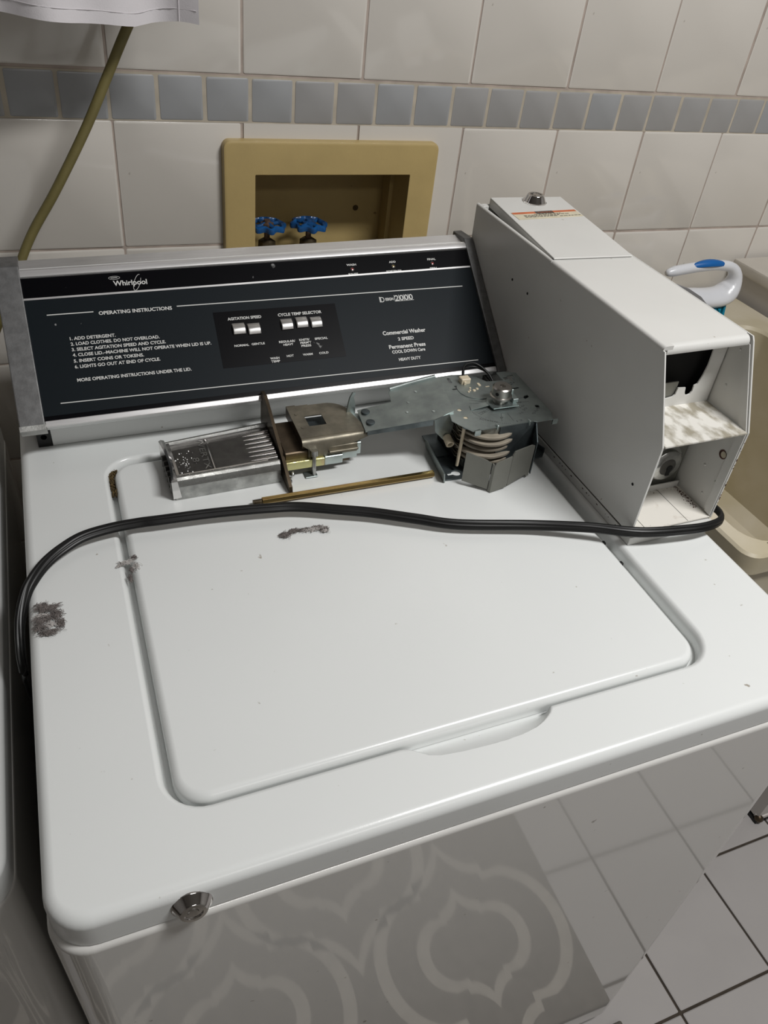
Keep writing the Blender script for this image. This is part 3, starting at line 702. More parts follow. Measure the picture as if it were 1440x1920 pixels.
# shelf and inner backs
bm = NB(); prism(bm, [(CY0 - .0006, .1218), (CY0 - .0006, .1234), (.285, .1234), (.285, .1218)], 'x', CX0 + .0033, CX1 - .0033); obj('shelf', bm, 'case_dirty', cc, label='grimy white shelf')
bm = NB()
yb1 = .2760; xa, xb = CX0 + 2 * th, CX1 - 2 * th
hl = [(.5880, .1560), (.5880, .1985), (.6690, .1985), (.6700, .167), (.6680, .1548), (.6652, .1462), (.6615, .1448), (.6619, .1384), (.6600, .1350), (.6572, .1340), (.6540, .1345), (.6522, .1382), (.6512, .1437), (.6416, .1445), (.6407, .1368), (.6380, .1345), (.6276, .1330), (.6000, .1330), (.5880, .1360)]
grid_hole_plate(bm, [(xa, .1234), (xb, .1234), (xb, .207), (xa, .207)], [hl], yb1, yb1 + .0014, 'y')
obj('upper_back_plate', bm, 'case', cc, label='inner plate with a large irregular cut-out')
bm = NB(); box(bm, xa, xb, .2900, .2912, .1234, .206); obj('dark_interior_sheet', bm, 'darkhole', cc)  # near-black sheet put in as the darkness of the unlit interior
bm = NB(); box(bm, xa, .6420, .2785, .2800, .1240, .1505); obj('inner_tab', bm, 'shell', cc)
bm = NB(); box(bm, xa, xb, .2700, .2712, .0138, .0215); obj('floor_upstand', bm, 'case', cc)
bm = NB(); box(bm, xa, xb, .2760, .2775, .0138, .1218); obj('lower_back_plate', bm, 'shell', cc)
bm = NB(); lathe(bm, (.6560, .2760, .0500), [(.0235, 0), (.0235, .003), (.0195, .0045), (.0190, .009), (.0165, .0112), (.0100, .0114)], 36, (0, -1, 0), cap=False)
dk = obj('coin_vault_lock', bm, 'polished', cc, label='round chromed vault lock with a key slot', smooth=40)
bm = NB(); lathe(bm, (.6560, .2648, .0500), [(.0105, 0), (.0102, .0004), (.001, .0005)], 24, (0, -1, 0)); obj('lock_face', bm, 'darkchrome', dk, smooth=40)
bm = NB(); lathe(bm, (.6590, .2643, .0480), [(.0040, 0), (.0040, .0004)], 14, (0, -1, 0)); box(bm, .6560, .6610, .2638, .2643, .0385, .048); obj('key_slot', bm, 'darkhole', dk)
# right inside wall: round hole with rust, joint, rivets
bm = NB(); lathe(bm, (CX1 - th - .0002, .2310, .0846), [(.0052, 0), (.0052, .0002)], 20, (-1, 0, 0)); obj('side_hole', bm, 'rust', sr)
bm = NB(); lathe(bm, (CX1 - th - .0004, .2298, .0850), [(.0036, 0), (.0036, .0002)], 20, (-1, 0, 0)); obj('hole_light', bm, 'sink', sr)
for (y, z) in ((.262, .098), (.2470, .060), (.226, .052), (.236, .030), (.262, .190), (.242, .170), (.236, .150), (.226, .130), (.262, .150)):
    bm = NB(); lathe(bm, (CX1 - th, y, z), [(.0016, 0), (.0014, .0005), (.0004, .0008)], 10, (-1, 0, 0)); obj('rivet', bm, 'case', sr, smooth=60)
bm = NB(); hull8(bm, [(CX1 - th - .0004, .2137, .1030), (CX1 - th - .0004, .2420, .1212), (CX1 - th, .2420, .1212), (CX1 - th, .2137, .1030), (CX1 - th - .0004, .2137, .1035), (CX1 - th - .0004, .2420, .1217), (CX1 - th, .2420, .1217), (CX1 - th, .2137, .1035)]); obj('panel_joint', bm, 'ink', sr)
for (y, z) in ((.530, .156), (.492, .155), (.234, .064)):
    bm = NB(); lathe(bm, (CX0 - .0001, y, z), [(.0017, 0), (.0016, .0002)], 10, (-1, 0, 0)); obj('pin_hole', bm, 'darkhole', sl)
bm = NB()
for k in range(520):
    if k < 400:
        t = random.random(); x = CX1 - .004 - abs(random.gauss(0, .0035)); y = .271 - .040 * t; z = .0138
    else: x = random.uniform(CX0 + .004, CX0 + .02) if k % 2 else random.uniform(.59, .685); y = .2705 - abs(random.gauss(0, .002)); z = .0138
    r = random.uniform(.0001, .0003) if k % 12 else random.uniform(.0004, .0008); lathe(bm, (x, y, z), [(r, 0), (r * .9, r), (r * .3, r * 1.5)], 5)
obj('rust_crumbs', bm, 'rust', cc, kind='stuff')
bm = NB()
for k in range(17):                        # chipped paint along the right front edge and base
    t = random.random(); z = .02 + .10 * t; r = random.uniform(.0004, .0011)
    box(bm, CX1 - .0005 - random.random() * .0008, CX1 + .0002, CY0 - .0002, CY0 + .0006, z, z + r * (3 if k % 5 == 0 else 1))
for k in range(26):
    y = .23 + .36 * random.random(); box(bm, CX0 - .0012, CX0 - .0008, y, y + random.uniform(.0005, .003), .0068, .0078)
obj('paint_chips', bm, 'rust', cc, kind='stuff')
# slewed lift-off cover with lock and warning sticker
cv_o = Vector((CX0 + .0025, .4585, CZ + .0006)); th_c = math.radians(-4.6)
cm = Matrix.Translation(cv_o) @ Matrix.Rotation(th_c, 4, 'Z') @ Matrix.Rotation(math.radians(1.3), 4, 'X')
bm = NB(); box(bm, 0, .0995, 0, .187, 0, .0016, .0004, 1); box(bm, 0, .0012, .004, .187, -.010, .0); box(bm, .0983, .0995, .004, .187, -.008, .0)
xform(bm, cm); cover = obj('lift_off_cover', bm, 'case', cc, label='loose cover sitting askew')
def CV(u, v, w_=0): return cm @ Vector((u, v, w_ + .0016))
lk = barrel_lock(CV(.054, .170), (0, 0, 1), .0145, cover, .82)
lab = Matrix.Rotation(math.radians(4.6), 4, 'Z')
def SK(u, v, w_):                                    # sticker frame
    o_ = CV(.007, .111); return o_ + (Matrix.Rotation(math.radians(.5), 3, 'Z') @ Vector((u, v, 0))) + Vector((0, 0, w_ + v * .023))
def quad(u0, u1, v0, v1, w0, w1, m_, name, par):
    bm = NB(); hull8(bm, [SK(u0, v0, w0), SK(u1, v0, w0), SK(u1, v1, w0), SK(u0, v1, w0), SK(u0, v0, w1), SK(u1, v0, w1), SK(u1, v1, w1), SK(u0, v1, w1)])
    bmesh.ops.recalc_face_normals(bm, faces=bm.faces); return obj(name, bm, m_, par)
st = quad(0, .092, 0, .0225, .0001, .0004, 'stk_cream', 'warning_sticker', cover)
st['label'] = 'cream and orange warning sticker'
b1 = quad(.0005, .0915, .0165, .0220, .0004, .0005, 'stk_orange', 'orange_band', cover)
quad(.033, .058, .0150, .0222, .0005, .0006, 'ink', 'black_box', cover)
obj('printed_text', textbm('WARNING', lambda a, b, c: SK(a, b, .0007), .035, .056, .0165, .0038), 'stk_orange', cover)
bm = NB()
for r_, (ua, ub) in enumerate(((.028, .066), (.012, .075), (.012, .060), (.012, .052), (.06, .088))):
    u = ua; v = (.0130, .0104, .0078, .0052, .0040)[r_]
    while u < ub:
        l_ = random.uniform(.002, .006); hull8(bm, [SK(u, v, .0004), SK(u + l_, v, .0004), SK(u + l_, v + .0013, .0004), SK(u, v + .0013, .0004), SK(u, v, .0005), SK(u + l_, v, .0005), SK(u + l_, v + .0013, .0005), SK(u, v + .0013, .0005)]); u += l_ + .0012
bmesh.ops.recalc_face_normals(bm, faces=bm.faces); obj('fine_print', bm, 'ink', cover)

# ================================================================ COIN SLIDE
cs = thing('coin_slide', 'silver coin slide with ribbed coin tray, flange and long actuator arm, lying on the lid', 'coin slide', (.25, .45, 0))
NL, NR, FR, FL = (.149, .406), (.262, .4085), (.265, .494), (.147, .480)
def lerp2(a, b, t): return (a[0] + (b[0] - a[0]) * t, a[1] + (b[1] - a[1]) * t)
def SB(s, t, z):                               # s along the handle (0 left .. 1 flange), t across (0 near .. 1 far)
    p = lerp2(lerp2(NL, NR, s), lerp2(FL, FR, s), t); return (p[0], p[1], z)
def slab(bm, s0, s1, t0, t1, z0, z1):
    hull8(bm, [SB(s0, t0, z0), SB(s1, t0, z0), SB(s1, t1, z0), SB(s0, t1, z0), SB(s0, t0, z1), SB(s1, t0, z1), SB(s1, t1, z1), SB(s0, t1, z1)])
bm = NB(); slab(bm, .02, 1, .02, .98, .0005, .0195); bmesh.ops.recalc_face_normals(bm, faces=bm.faces)
obj('slide_body', bm, 'polished', cs)
bm = NB()                                        # near rail: chamfered
for (t0, t1, k) in ((-.0, .11, 1), (.89, 1.0, -1)):
    a, b = (t0, t1) if k == 1 else (t1, t0)
    pr = [(a, .0005), (a, .0165), (a + k * .025, .0235), (a + k * .05, .0262), (b - k * .03, .0262), (b, .0225), (b, .0005)]
    vs0 = [bm.verts.new(SB(0, t, z)) for t, z in pr]; vs1 = [bm.verts.new(SB(1, t, z)) for t, z in pr]
    n = len(pr); bm.faces.new(vs0); bm.faces.new(vs1[::-1])
    for i in range(n): bm.faces.new([vs0[i], vs0[(i + 1) % n], vs1[(i + 1) % n], vs1[i]])
bmesh.ops.recalc_face_normals(bm, faces=bm.faces); obj('side_rail', bm, 'polished', cs)
bm = NB(); slab(bm, .05, 1, .11, .89, .0190, .0222); slab(bm, .42, 1, .14, .86, .0222, .0226)
bmesh.ops.recalc_face_normals(bm, faces=bm.faces); tray = obj('coin_tray', bm, 'darkchrome', cs)
bm = NB(); slab(bm, .035, .06, .10, .90, .0195, .0268); slab(bm, .035, .95, .845, .872, .0222, .0252); slab(bm, .06, .9, .128, .150, .0222, .0245); slab(bm, .39, .40, .15, .845, .0222, .0240)
bmesh.ops.recalc_face_normals(bm, faces=bm.faces); obj('tray_border', bm, 'chrome', tray)
bm = NB()
for k in range(7):                               # tapered ribs running into the flange
    t = .21 + .095 * k; L = []
    for i in range(9):
        s = .74 + .26 * i / 8; r = .0029 * (.12 + .88 * (i / 8) ** .7); c = SB(s, t, .0224)
        L.append([(c[0], c[1] + r * math.cos(a), c[2] + r * .9 * math.sin(a)) for a in [2 * PI * q / 10 for q in range(10)]])
    loft(bm, L, cap0=True, cap1=True)
bmesh.ops.recalc_face_normals(bm, faces=bm.faces); obj('coin_ribs', bm, 'chrome', tray, smooth=60)
# embossed, half worn lettering on the tray
def TF(a, b, c):                                 # reads down the tray: a across, b along
    return Vector(SB(.28 + b, .82 - a, .0229))
obj('embossed_text', textbm('VERTX', lambda a, b, c: Vector(SB(.315 + b, .84 - a, .0228)), 0, .64, 0, .06), 'polished', tray)
obj('embossed_text', textbm('8', lambda a, b, c: Vector(SB(.225 + b * .9, .50 - a, .0228)), 0, .10, 0, .07), 'polished', tray)
bm = NB()
for k in range(40):
    c = SB(random.gauss(.16, .04), random.gauss(.42, .15), .0222); r = random.uniform(.0005, .0016)
    lathe(bm, c, [(r, 0), (r * .7, .0006), (r * .1, .0008)], 6)
obj('embossed_emblem', bm, 'polished', tray, smooth=60)
bm = NB(); L = []                                # curved pull lip at the left end
for k in range(13):
    t = k / 12; dx = .0075 * math.sin(PI * t); p = SB(0, t, 0)
    L.append([(p[0] - .0025 + dx, p[1], .002 + .004 * math.sin(PI * t)), (p[0] - .0030 + dx * .4, p[1], .0262), (p[0] - .0005 + dx * .4, p[1], .0278), (p[0] + .0030 + dx * .3, p[1], .0265), (p[0] + .006, p[1], .003)])
loft(bm, L, cap0=True, cap1=True); bmesh.ops.recalc_face_normals(bm, faces=bm.faces); pl = obj('pull_lip', bm, 'chrome', cs, smooth=45)
bm = NB()
for k in range(6):
    t = .14 + .13 * k; p = SB(0, t, 0); box(bm, p[0] - .0035, p[0] + .004, p[1] - .0012, p[1] + .0012, .003, .0175, .0006, 1)
obj('grip_rib', bm, 'darkchrome', pl)
# flange
bm = NB(); grid_hole_plate(bm, [(.385, .0002), (.387, .0085), (.420, .026), (.493, .0595), (.5085, .0560), (.5125, .015), (.500, .0002)], [], .2655, .2690, 'x')
flg = obj('flange_plate', bm, 'brownsteel', cs, smooth=30)
for (y, z, r) in ((.498, .044, .0030), (.489, .036, .0036), (.442, .026, .0045), (.400, .006, .0030)):
    bm = NB(); lathe(bm, (.2690, y, z), [(r, 0), (r, .0015), (r * .6, .003), (r * .1, .0033)], 12, (1, 0, 0)); obj('flange_screw', bm, 'polished', flg, smooth=50)
# lock housing behind the flange
bm = NB(); box(bm, .269, .345, .4180, .4800, .0080, .0300, .0012, 1); hs = obj('housing', bm, 'brownsteel', cs)
bm = NB(); box(bm, .269, .313, .4120, .4185, .0110, .0215, .0006, 1); obj('zinc_side', bm, 'irid', hs)
bm = NB(); box(bm, .313, .334, .4120, .4185, .0110, .0225, .0006, 1); box(bm, .334, .352, .4160, .4200, .0130, .0225, .0006, 1); box(bm, .352, .358, .420, .428, .014, .030, .0006, 1); obj('steel_side', bm, 'galvbright', hs)
bm = NB(); box(bm, .295, .352, .4155, .4180, .0215, .0330, .0006, 1); box(bm, .318, .352, .4120, .4165, .0255, .0285, .0006, 1); obj('side_rail_strip', bm, 'bronzed', hs)
bm = NB(); cyl(bm, (.3005, .4105, .0010), (.3005, .4125, .0300), .0022); cyl(bm, (.3005, .4122, .0270), (.3005, .4128, .0335), .0045); obj('hinge_pin', bm, 'polished', hs, smooth=50)
bm = NB(); lathe(bm, (.2760, .4120, .0065), [(.003, 0), (.003, .0012), (.0015, .003)], 12, (0, -1, 0)); obj('bolt', bm, 'polished', hs, smooth=50)
bm = NB(); box(bm, .290, .304, .407, .418, .0005, .0020, .0004, 1); obj('foot_tab', bm, 'galv', hs)
# top plate with square window, drooping nearside and curved back corner
arc = [(.332 + .025 * math.sin(a), .459 + .025 * math.cos(a)) for a in [PI / 2 * k / 8 for k in range(9)]]
out = [(.288, .4205), (.340, .4215), (.366, .4185), (.3610, .440), (.357, .459)] + arc[::-1][1:] + [(.314, .484), (.314, .4855), (.289, .4855)]
bm = NB(); grid_hole_plate(bm, out, [[(.3035, .4415), (.3235, .4415), (.3235, .4625), (.3035, .4625)]], .0440, .0454)
tp_ = obj('bolt_cover_plate', bm, 'bronzed', cs)
bm = NB(); L = []
for k in range(7):
    a = PI / 2 * k / 6; L.append([(.288, .4205 - .0055 * math.sin(a), .0447 - .0055 * (1 - math.cos(a))), (.345, .4215 - .0055 * math.sin(a), .0447 - .0055 * (1 - math.cos(a))), (.366, .4190 - .0025 * math.sin(a), .0447 - .0035 * (1 - math.cos(a)))])
L.append([(.296, .4150, .0325), (.345, .4160, .0325), (.364, .4172, .0385)])
vs = loft(bm, L, close=False); obj('folded_edge', bm, 'bronzed', tp_, smooth=60)
bm = NB(); box(bm, .2895, .3000, .4215, .4890, .0300, .0440); box(bm, .3350, .3540, .4225, .4700, .030, .0440); obj('spacer', bm, 'brownsteel', tp_)
bm = NB(); box(bm, .3000, .3350, .4250, .4760, .0300, .0335); obj('window_floor', bm, 'galvdark', tp_)
for (x, y) in ((.2965, .468), (.2965, .4410)):
    bm = NB(); lathe(bm, (x, y, .0454), [(.0030, 0), (.0029, .0005), (.0022, .0007), (.0010, .0003)], 14); obj('rivet', bm, 'bronzed', tp_, smooth=40)
# tongue and arm
bm = NB(); prism(bm, [(.348, .4230), (.374, .4160), (.376, .4540), (.350, .4620)], 'z', .0415, .0430)
obj('tongue', bm, 'galv', cs)
bm = NB(); pp = [(.3520, .4600, .042), (.3535, .4602, .054), (.3555, .4606, .064), (.3590, .4612, .0700), (.3625, .4612, .0695), (.3600, .4606, .0640), (.3620, .4602, .0560), (.3625, .4600, .042)]
a_ = [bm.verts.new(p) for p in pp]; b_ = [bm.verts.new((p[0] + .0006, p[1] - .0015, p[2])) for p in pp]
bm.faces.new(a_); bm.faces.new(b_[::-1])
for i in range(len(pp)): bm.faces.new([a_[i], a_[(i + 1) % len(pp)], b_[(i + 1) % len(pp)], b_[i]])
bmesh.ops.recalc_face_normals(bm, faces=bm.faces); obj('trip_lever', bm, 'galv', cs)
def armz(x): return .0460 + (x - .363) * .23
ao = [(.3600, .4150), (.4324, .3955), (.4571, .3985), (.4640, .4380), (.4690, .4650), (.4650, .4700), (.4120, .4755), (.4085, .4715), (.4035, .4510), (.3650, .4570)]
bm = NB(); lo_ = [bm.verts.new((x, y, armz(x))) for x, y in ao]; up_ = [bm.verts.new((x, y, armz(x) + .0013)) for x, y in ao]
bm.faces.new(lo_[::-1]); bm.faces.new(up_)
for i in range(len(ao)): bm.faces.new([lo_[i], lo_[(i + 1) % len(ao)], up_[(i + 1) % len(ao)], up_[i]])
bmesh.ops.recalc_face_normals(bm, faces=bm.faces); arm = obj('actuator_arm', bm, 'galv', cs)
bm = NB(); sweep(bm, [Vector((x, y, armz(x) + .0020)) for x, y in ((.4105, .4745), (.430, .4735), (.450, .4715), (.4650, .4695))], circ(.0028, 10)); obj('rolled_edge', bm, 'galv', arm, smooth=60)
bm = NB(); hull8(bm, [(.362, .4142, armz(.362) - .004), (.4320, .3953, armz(.432) - .006), (.4320, .3965, armz(.432) - .006), (.362, .4154, armz(.362) - .004), (.362, .4142, armz(.362) + .001), (.4320, .3953, armz(.432) + .001), (.4320, .3965, armz(.432) + .001), (.362, .4154, armz(.362) + .001)]); obj('side_flange', bm, 'galvdark', arm)
bm = NB(); prism(bm, [(.4335, .0630), (.4560, .0680), (.4585, .0520), (.4560, .0350), (.4480, .0330), (.4370, .0450)], 'y', .3968, .3980)
obj('bracket_tab', bm, 'galvbright', arm)
bm = NB(); lathe(bm, (.4520, .3968, .0370), [(.0044, 0), (.0048, .001), (.0050, .012), (.0044, .0125), (.0029, .0120), (.0029, .008), (.0002, .008)], 20, (0, -1, -.35)); ro = obj('roller', bm, 'cream', arm, smooth=40)
bm = NB(); lathe(bm, (.4520, .3890, .0343), [(.0026, 0), (.0030, .0012), (.0008, .0014)], 12, (0, -1, -.25)); obj('roller_pin', bm, 'polished', ro, smooth=40)
for (x, y) in ((.3715, .4480), (.3700, .4270)):
    bm = NB(); lathe(bm, (x, y, armz(x) + .0012), [(.0052, 0), (.0050, .0016), (.0040, .0022), (.0002, .0022)], 18); s_ = obj('arm_screw', bm, 'galvdark', arm, smooth=40)
for (x, y) in ((.4200, .440), (.4120, .424), (.438, .410), (.435, .455)):
    bm = NB(); lathe(bm, (x, y, armz(x) + .0013), [(.0020, 0), (.0018, .0003), (.0002, .0004)], 12); obj('spot_weld', bm, 'galvbright', arm)

# ================================================================ TIMER
tmr = thing('coin_meter_timer', 'grey coin meter timer with exposed cam stack and dial plate, standing on the lid', 'timer', (.50, .40, 0))
ZP = .0650
pl_o = [(.4715, .4760), (.4490, .3850), (.4545, .3745), (.4630, .3600), (.4710, .3620), (.4760, .3605), (.5400, .3620), (.5430, .3600), (.5630, .3605), (.5690, .3720), (.5715, .4640), (.5590, .4700), (.5480, .4700), (.5480, .4510),
        (.5260, .4530), (.5180, .4660), (.5060, .4740), (.4900, .4770)]
r_ = lambda cx, cy, r, n=12: [(cx + r * math.cos(2 * PI * k / n), cy + r * math.sin(2 * PI * k / n)) for k in range(n)]
bm = NB()
holes = [r_(.4665, .4030, .0027), r_(.4665, .3868, .0027), r_(.5690 - .010, .3890, .0028),
         [(.5500, .4570), (.5560, .4570), (.5560, .4600), (.5650, .4600), (.5650, .4560), (.5620, .4560), (.5620, .4480), (.5560, .4480), (.5560, .4520), (.5500, .4520)],
         [(.5470, .4290), (.5580, .4300), (.5580, .4325), (.5470, .4320)], [(.5530, .4060), (.5600, .4100), (.5600, .4140), (.5550, .4130), (.5520, .4090)],
         [(.4800, .4600), (.4835, .4590), (.4850, .4700), (.4815, .4710)], [(.4775, .4440), (.4900, .4430), (.4900, .4455), (.4855, .4462), (.4855, .4520), (.4825, .4522), (.4825, .4465), (.4775, .4468)]]
grid_hole_plate(bm, pl_o, holes, ZP, ZP + .0012)
tpl = obj('dial_plate', bm, 'galv', tmr)
bm = NB(); prism(bm, [(.458, .374), (.470, .366), (.566, .366), (.566, .450), (.480, .450)], 'z', .0610, .0622); obj('under_plate', bm, 'galvdark', tmr)
bm = NB()
for (x, y) in ((.4665, .4030), (.4665, .3868)): cyl(bm, (x, y, .058), (x, y, ZP + .0004), .0024)
obj('plate_plug', bm, 'cream', tpl, smooth=50)
ZT = ZP + .0013
bm = NB()
def tick(a, r0, r1, w_, cx=.5180, cy=.4030):
    c, s = math.cos(a), math.sin(a); nx, ny = -s * w_ / 2, c * w_ / 2
    p = [(cx + c * r0 + nx, cy + s * r0 + ny), (cx + c * r1 + nx, cy + s * r1 + ny), (cx + c * r1 - nx, cy + s * r1 - ny), (cx + c * r0 - nx, cy + s * r0 - ny)]
    v = [bm.verts.new((x, y, ZT)) for x, y in p[::-1]]; bm.faces.new(v)
for a in (118, 128, 140, 152, 164, 200, 205, 246, 268, 60, 12, -4): tick(math.radians(a), .020, .036, .0005)
for k in range(22): tick(math.radians(192 + 3.2 * k), .0395, .0402, .0012)
obj('dial_marks', bm, 'etch', tpl)
def ptxt(s, x, y, wd, h, ang=0):
    ca, sa = math.cos(ang), math.sin(ang)
    obj('printed_text', textbm(s, lambda a, b, c: Vector((x + a * ca - b * sa, y + a * sa + b * ca, ZT)), 0, wd, 0, h), 'etch', tpl)
ptxt('ROTATION', .4800, .3790, .0200, .0030, -.55)
for k, (x, y, wd, a) in enumerate(((.538, .389, .010, .5), (.5385, .3835, .010, .5), (.550, .378, .008, .3), (.545, .3745, .006, .2), (.520, .3645, .010, .15), (.546, .4420, .016, 0), (.5485, .4380, .009, 0), (.505, .374, .006, .6), (.490, .3905, .006, .4), (.479, .3985, .008, .3), (.530, .378, .008, .2), (.556, .3830, .006, .3), (.541, .399, .006, .2))):
    ptxt(('10', '20', '30', '40', '12', '60', '7', '5', '15', '3', '25', '8', '9')[k], x, y, wd * .8, .0030, a)
# standing tabs and bent corner
bm = NB()
for (x, y) in ((.4930, .3612), (.5330, .3608)): box(bm, x - .0008, x + .0008, y - .002, y + .003, ZP - .002, ZP + .0040, .0003, 1)
obj('bright_tab', bm, 'galvbright', tpl)
bm = NB(); box(bm, .4650, .4720, .3585, .3600, ZP - .005, ZP + .001); box(bm, .5630, .5695, .3590, .3605, ZP - .0055, ZP + .001); obj('bent_tab', bm, 'galvbright', tpl)
# square washer, spring, coupling
bm = NB(); prism(bm, [(.5000, .4040), (.5030, .3905), (.5350, .3900), (.5330, .4120), (.5060, .4140)], 'z', ZP + .0040, ZP + .0052); sq = obj('square_washer', bm, 'galvbright', tpl)
bm = NB(); box(bm, .5300, .5370, .3960, .4080, ZP + .0052, ZP + .0100, .0005, 1); box(bm, .5290, .5350, .4060, .4085, ZP + .010, ZP + .0165, .0005, 1); obj('washer_lug', bm, 'galvbright', sq)
bm = NB(); hull8(bm, [(.479, .3985, ZP + .0012), (.501, .3990, ZP + .0040), (.501, .4060, ZP + .0040), (.481, .4070, ZP + .0012), (.479, .3985, ZP + .0020), (.501, .3990, ZP + .0048), (.501, .4060, ZP + .0048), (.481, .4070, ZP + .0020)]); bmesh.ops.recalc_face_normals(bm, faces=bm.faces); obj('pointer', bm, 'galv', sq)
KX, KY = .5175, .4040
bm = NB(); lathe(bm, (KX, KY, ZP), [(.0075, 0), (.0075, .0070), (.0085, .0072), (.0085, .0084), (.0070, .0086), (.0070, .0100), (.0085, .0102), (.0085, .0110)], 24); obj('spring_collar', bm, 'knobsteel', tpl, smooth=35)
bm = NB(); lathe(bm, (KX, KY, ZP + .0108), [(.0118, 0), (.0128, .0008), (.0128, .0026), (.0112, .0034), (.0112, .0125), (.0098, .0138), (.0034, .0138), (.0034, .0100), (.0002, .0100)], 28); kn = obj('shaft_coupling', bm, 'knobsteel', tpl, label='round steel shaft coupling', smooth=30)
bm = NB(); cyl(bm, (KX - .0093, KY - .0064, ZP + .0185), (KX - .0060, KY - .0040, ZP + .0185), .0021); obj('set_screw', bm, 'darkhole', kn)
# cream connector, white studs, black wires
bm = NB(); box(bm, .4920, .5040, .4520, .4615, ZP + .0012, ZP + .0085, .0008, 1); box(bm, .4945, .4975, .4500, .4522, ZP + .0012, ZP + .0060, .0004, 1); obj('cream_connector', bm, 'cream', tpl)
bm = NB(); lathe(bm, (.5050, .4400, ZP), [(.0225, .0012), (.0225, .0020), (.0002, .0021)], 30); fd = obj('motor_face', bm, 'galv', tpl, smooth=35)
for (x, y, r) in ((.4985, .4420, .0013), (.4960, .4370, .0013), (.5060, .4385, .0018), (.5010, .4360, .0020), (.4930, .4345, .0013)):
    bm = NB(); lathe(bm, (x, y, ZP + .0020), [(r, 0), (r * .9, .0010), (r * .2, .0013)], 10); obj('white_stud', bm, 'cream', fd, smooth=50)
bm = NB(); box(bm, .5110, .5140, .4440, .4500, ZP + .0021, ZP + .0028); box(bm, .5180, .5230, .4400, .4412, ZP + .0021, ZP + .0026); obj('white_slot', bm, 'cream', fd)
for dz in (0, .0045):
    bm = NB(); sweep(bm, catmull([(.4980, .462, ZP + .006), (.505, .474, ZP + .009 + dz), (.520, .476, ZP + .009 + dz), (.5320, .4660, ZP + .006), (.5370, .4540, ZP - .004), (.5380, .446, ZP - .015)], 6), circ(.0016, 8)); obj('black_wire', bm, 'blackrubber', tmr, smooth=60)
# cam stack
CXc, CYc = .4950, .3880
for k in range(5):
    z0 = .0205 + .0078 * k; r = (.0335, .0350, .0325, .0345, .0330)[k]
    bm = NB(); n = 72; L = []
    for (kk, z) in ((.93, 0), (1, .0010), (1, .0034), (.93, .0045)):
        L.append([(CXc + r * kk * (1 + (.012 if (i // (2 + k % 3)) % 2 and k < 2 else 0)) * math.cos(2 * PI * i / n), CYc + r * kk * (1 + (.012 if (i // (2 + k % 3)) % 2 and k < 2 else 0)) * math.sin(2 * PI * i / n), z0 + z) for i in range(n)])
    loft(bm, L, cap0=True, cap1=True); obj('cam_disc', bm, 'camplastic', tmr, smooth=35)
bm = NB(); cyl(bm, (CXc, CYc, .002), (CXc, CYc, .064), .026, n=24); obj('cam_drum', bm, 'shell', tmr, smooth=40)
for k in range(8):
    z = .0170 + .0058 * k
    bm = NB(); hull8(bm, [(.4590, .3850, z), (.4660, .3760, z - .001), (.4700, .3790, z - .001), (.4620, .4120, z + .001), (.4590, .3850, z + .0008), (.4660, .3760, z - .0002), (.4700, .3790, z - .0002), (.4620, .4120, z + .0018)])
    box(bm, .4605, .478, .384, .420, z + .0026, z + .0036)
    bmesh.ops.recalc_face_normals(bm, faces=bm.faces); obj('contact_blade', bm, 'brownsteel' if k % 2 else 'bronzed', tmr)
bm = NB(); box(bm, .464, .484, .396, .440, .004, .0600); obj('contact_block', bm, 'blackrubber', tmr)
bm = NB(); cyl(bm, (.4590, .3755, .010), (.4610, .3765, .0640), .0019, n=10); obj('cream_rod', bm, 'cream', tmr, smooth=50)
# folded shell at the front
def vplate(bm, pts, nx, ny, t=.0013):
    a = [bm.verts.new(p) for p in pts]; b = [bm.verts.new((p[0] + nx * t, p[1] + ny * t, p[2])) for p in pts]
    bm.faces.new(a); bm.faces.new(b[::-1]); n = len(pts)
    for i in range(n): bm.faces.new([a[i], a[(i + 1) % n], b[(i + 1) % n], b[i]])
bm = NB()
vplate(bm, [(.4545, .3520, .0065), (.4775, .3335, .0035), (.4775, .3335, .0385), (.4730, .3365, .0415), (.4565, .3505, .0450), (.4545, .3520, .0440)], .35, .94)
vplate(bm, [(.4785, .3335, .0010), (.4800, .3300, .0005), (.4800, .3300, .0375), (.4785, .3335, .0385)], .9, .3)
vplate(bm, [(.4800, .3300, .0005), (.5005, .3325, .0028), (.5025, .3335, .0060), (.5025, .3335, .0420), (.5020, .3332, .0440), (.4815, .3302, .0400), (.4800, .3300, .0380)], -.1, .99)
vplate(bm, [(.5035, .3345, .0025), (.5320, .3440, .0060), (.5335, .3445, .0020), (.5375, .3458, .0030), (.5375, .3458, .0440), (.5330, .3443, .0465), (.5060, .3353, .0485), (.5035, .3345, .0440)], -.3, .95)
bmesh.ops.recalc_face_normals(bm, faces=bm.faces); obj('front_shell', bm, 'shell', tmr, label='matt grey folded front shell')
bm = NB()
vplate(bm, [(.4930, .3560, .010), (.5450, .3640, .010), (.5440, .3630, .0650), (.4975, .3610, .0650)], 0, 1)
vplate(bm, [(.5450, .3640, .0050), (.5390, .3460, .0040), (.5390, .3460, .0480), (.5430, .3630, .0650), (.5450, .3650, .0650)], 1, 0)
bmesh.ops.recalc_face_normals(bm, faces=bm.faces); obj('side_frame', bm, 'galvdark', tmr)
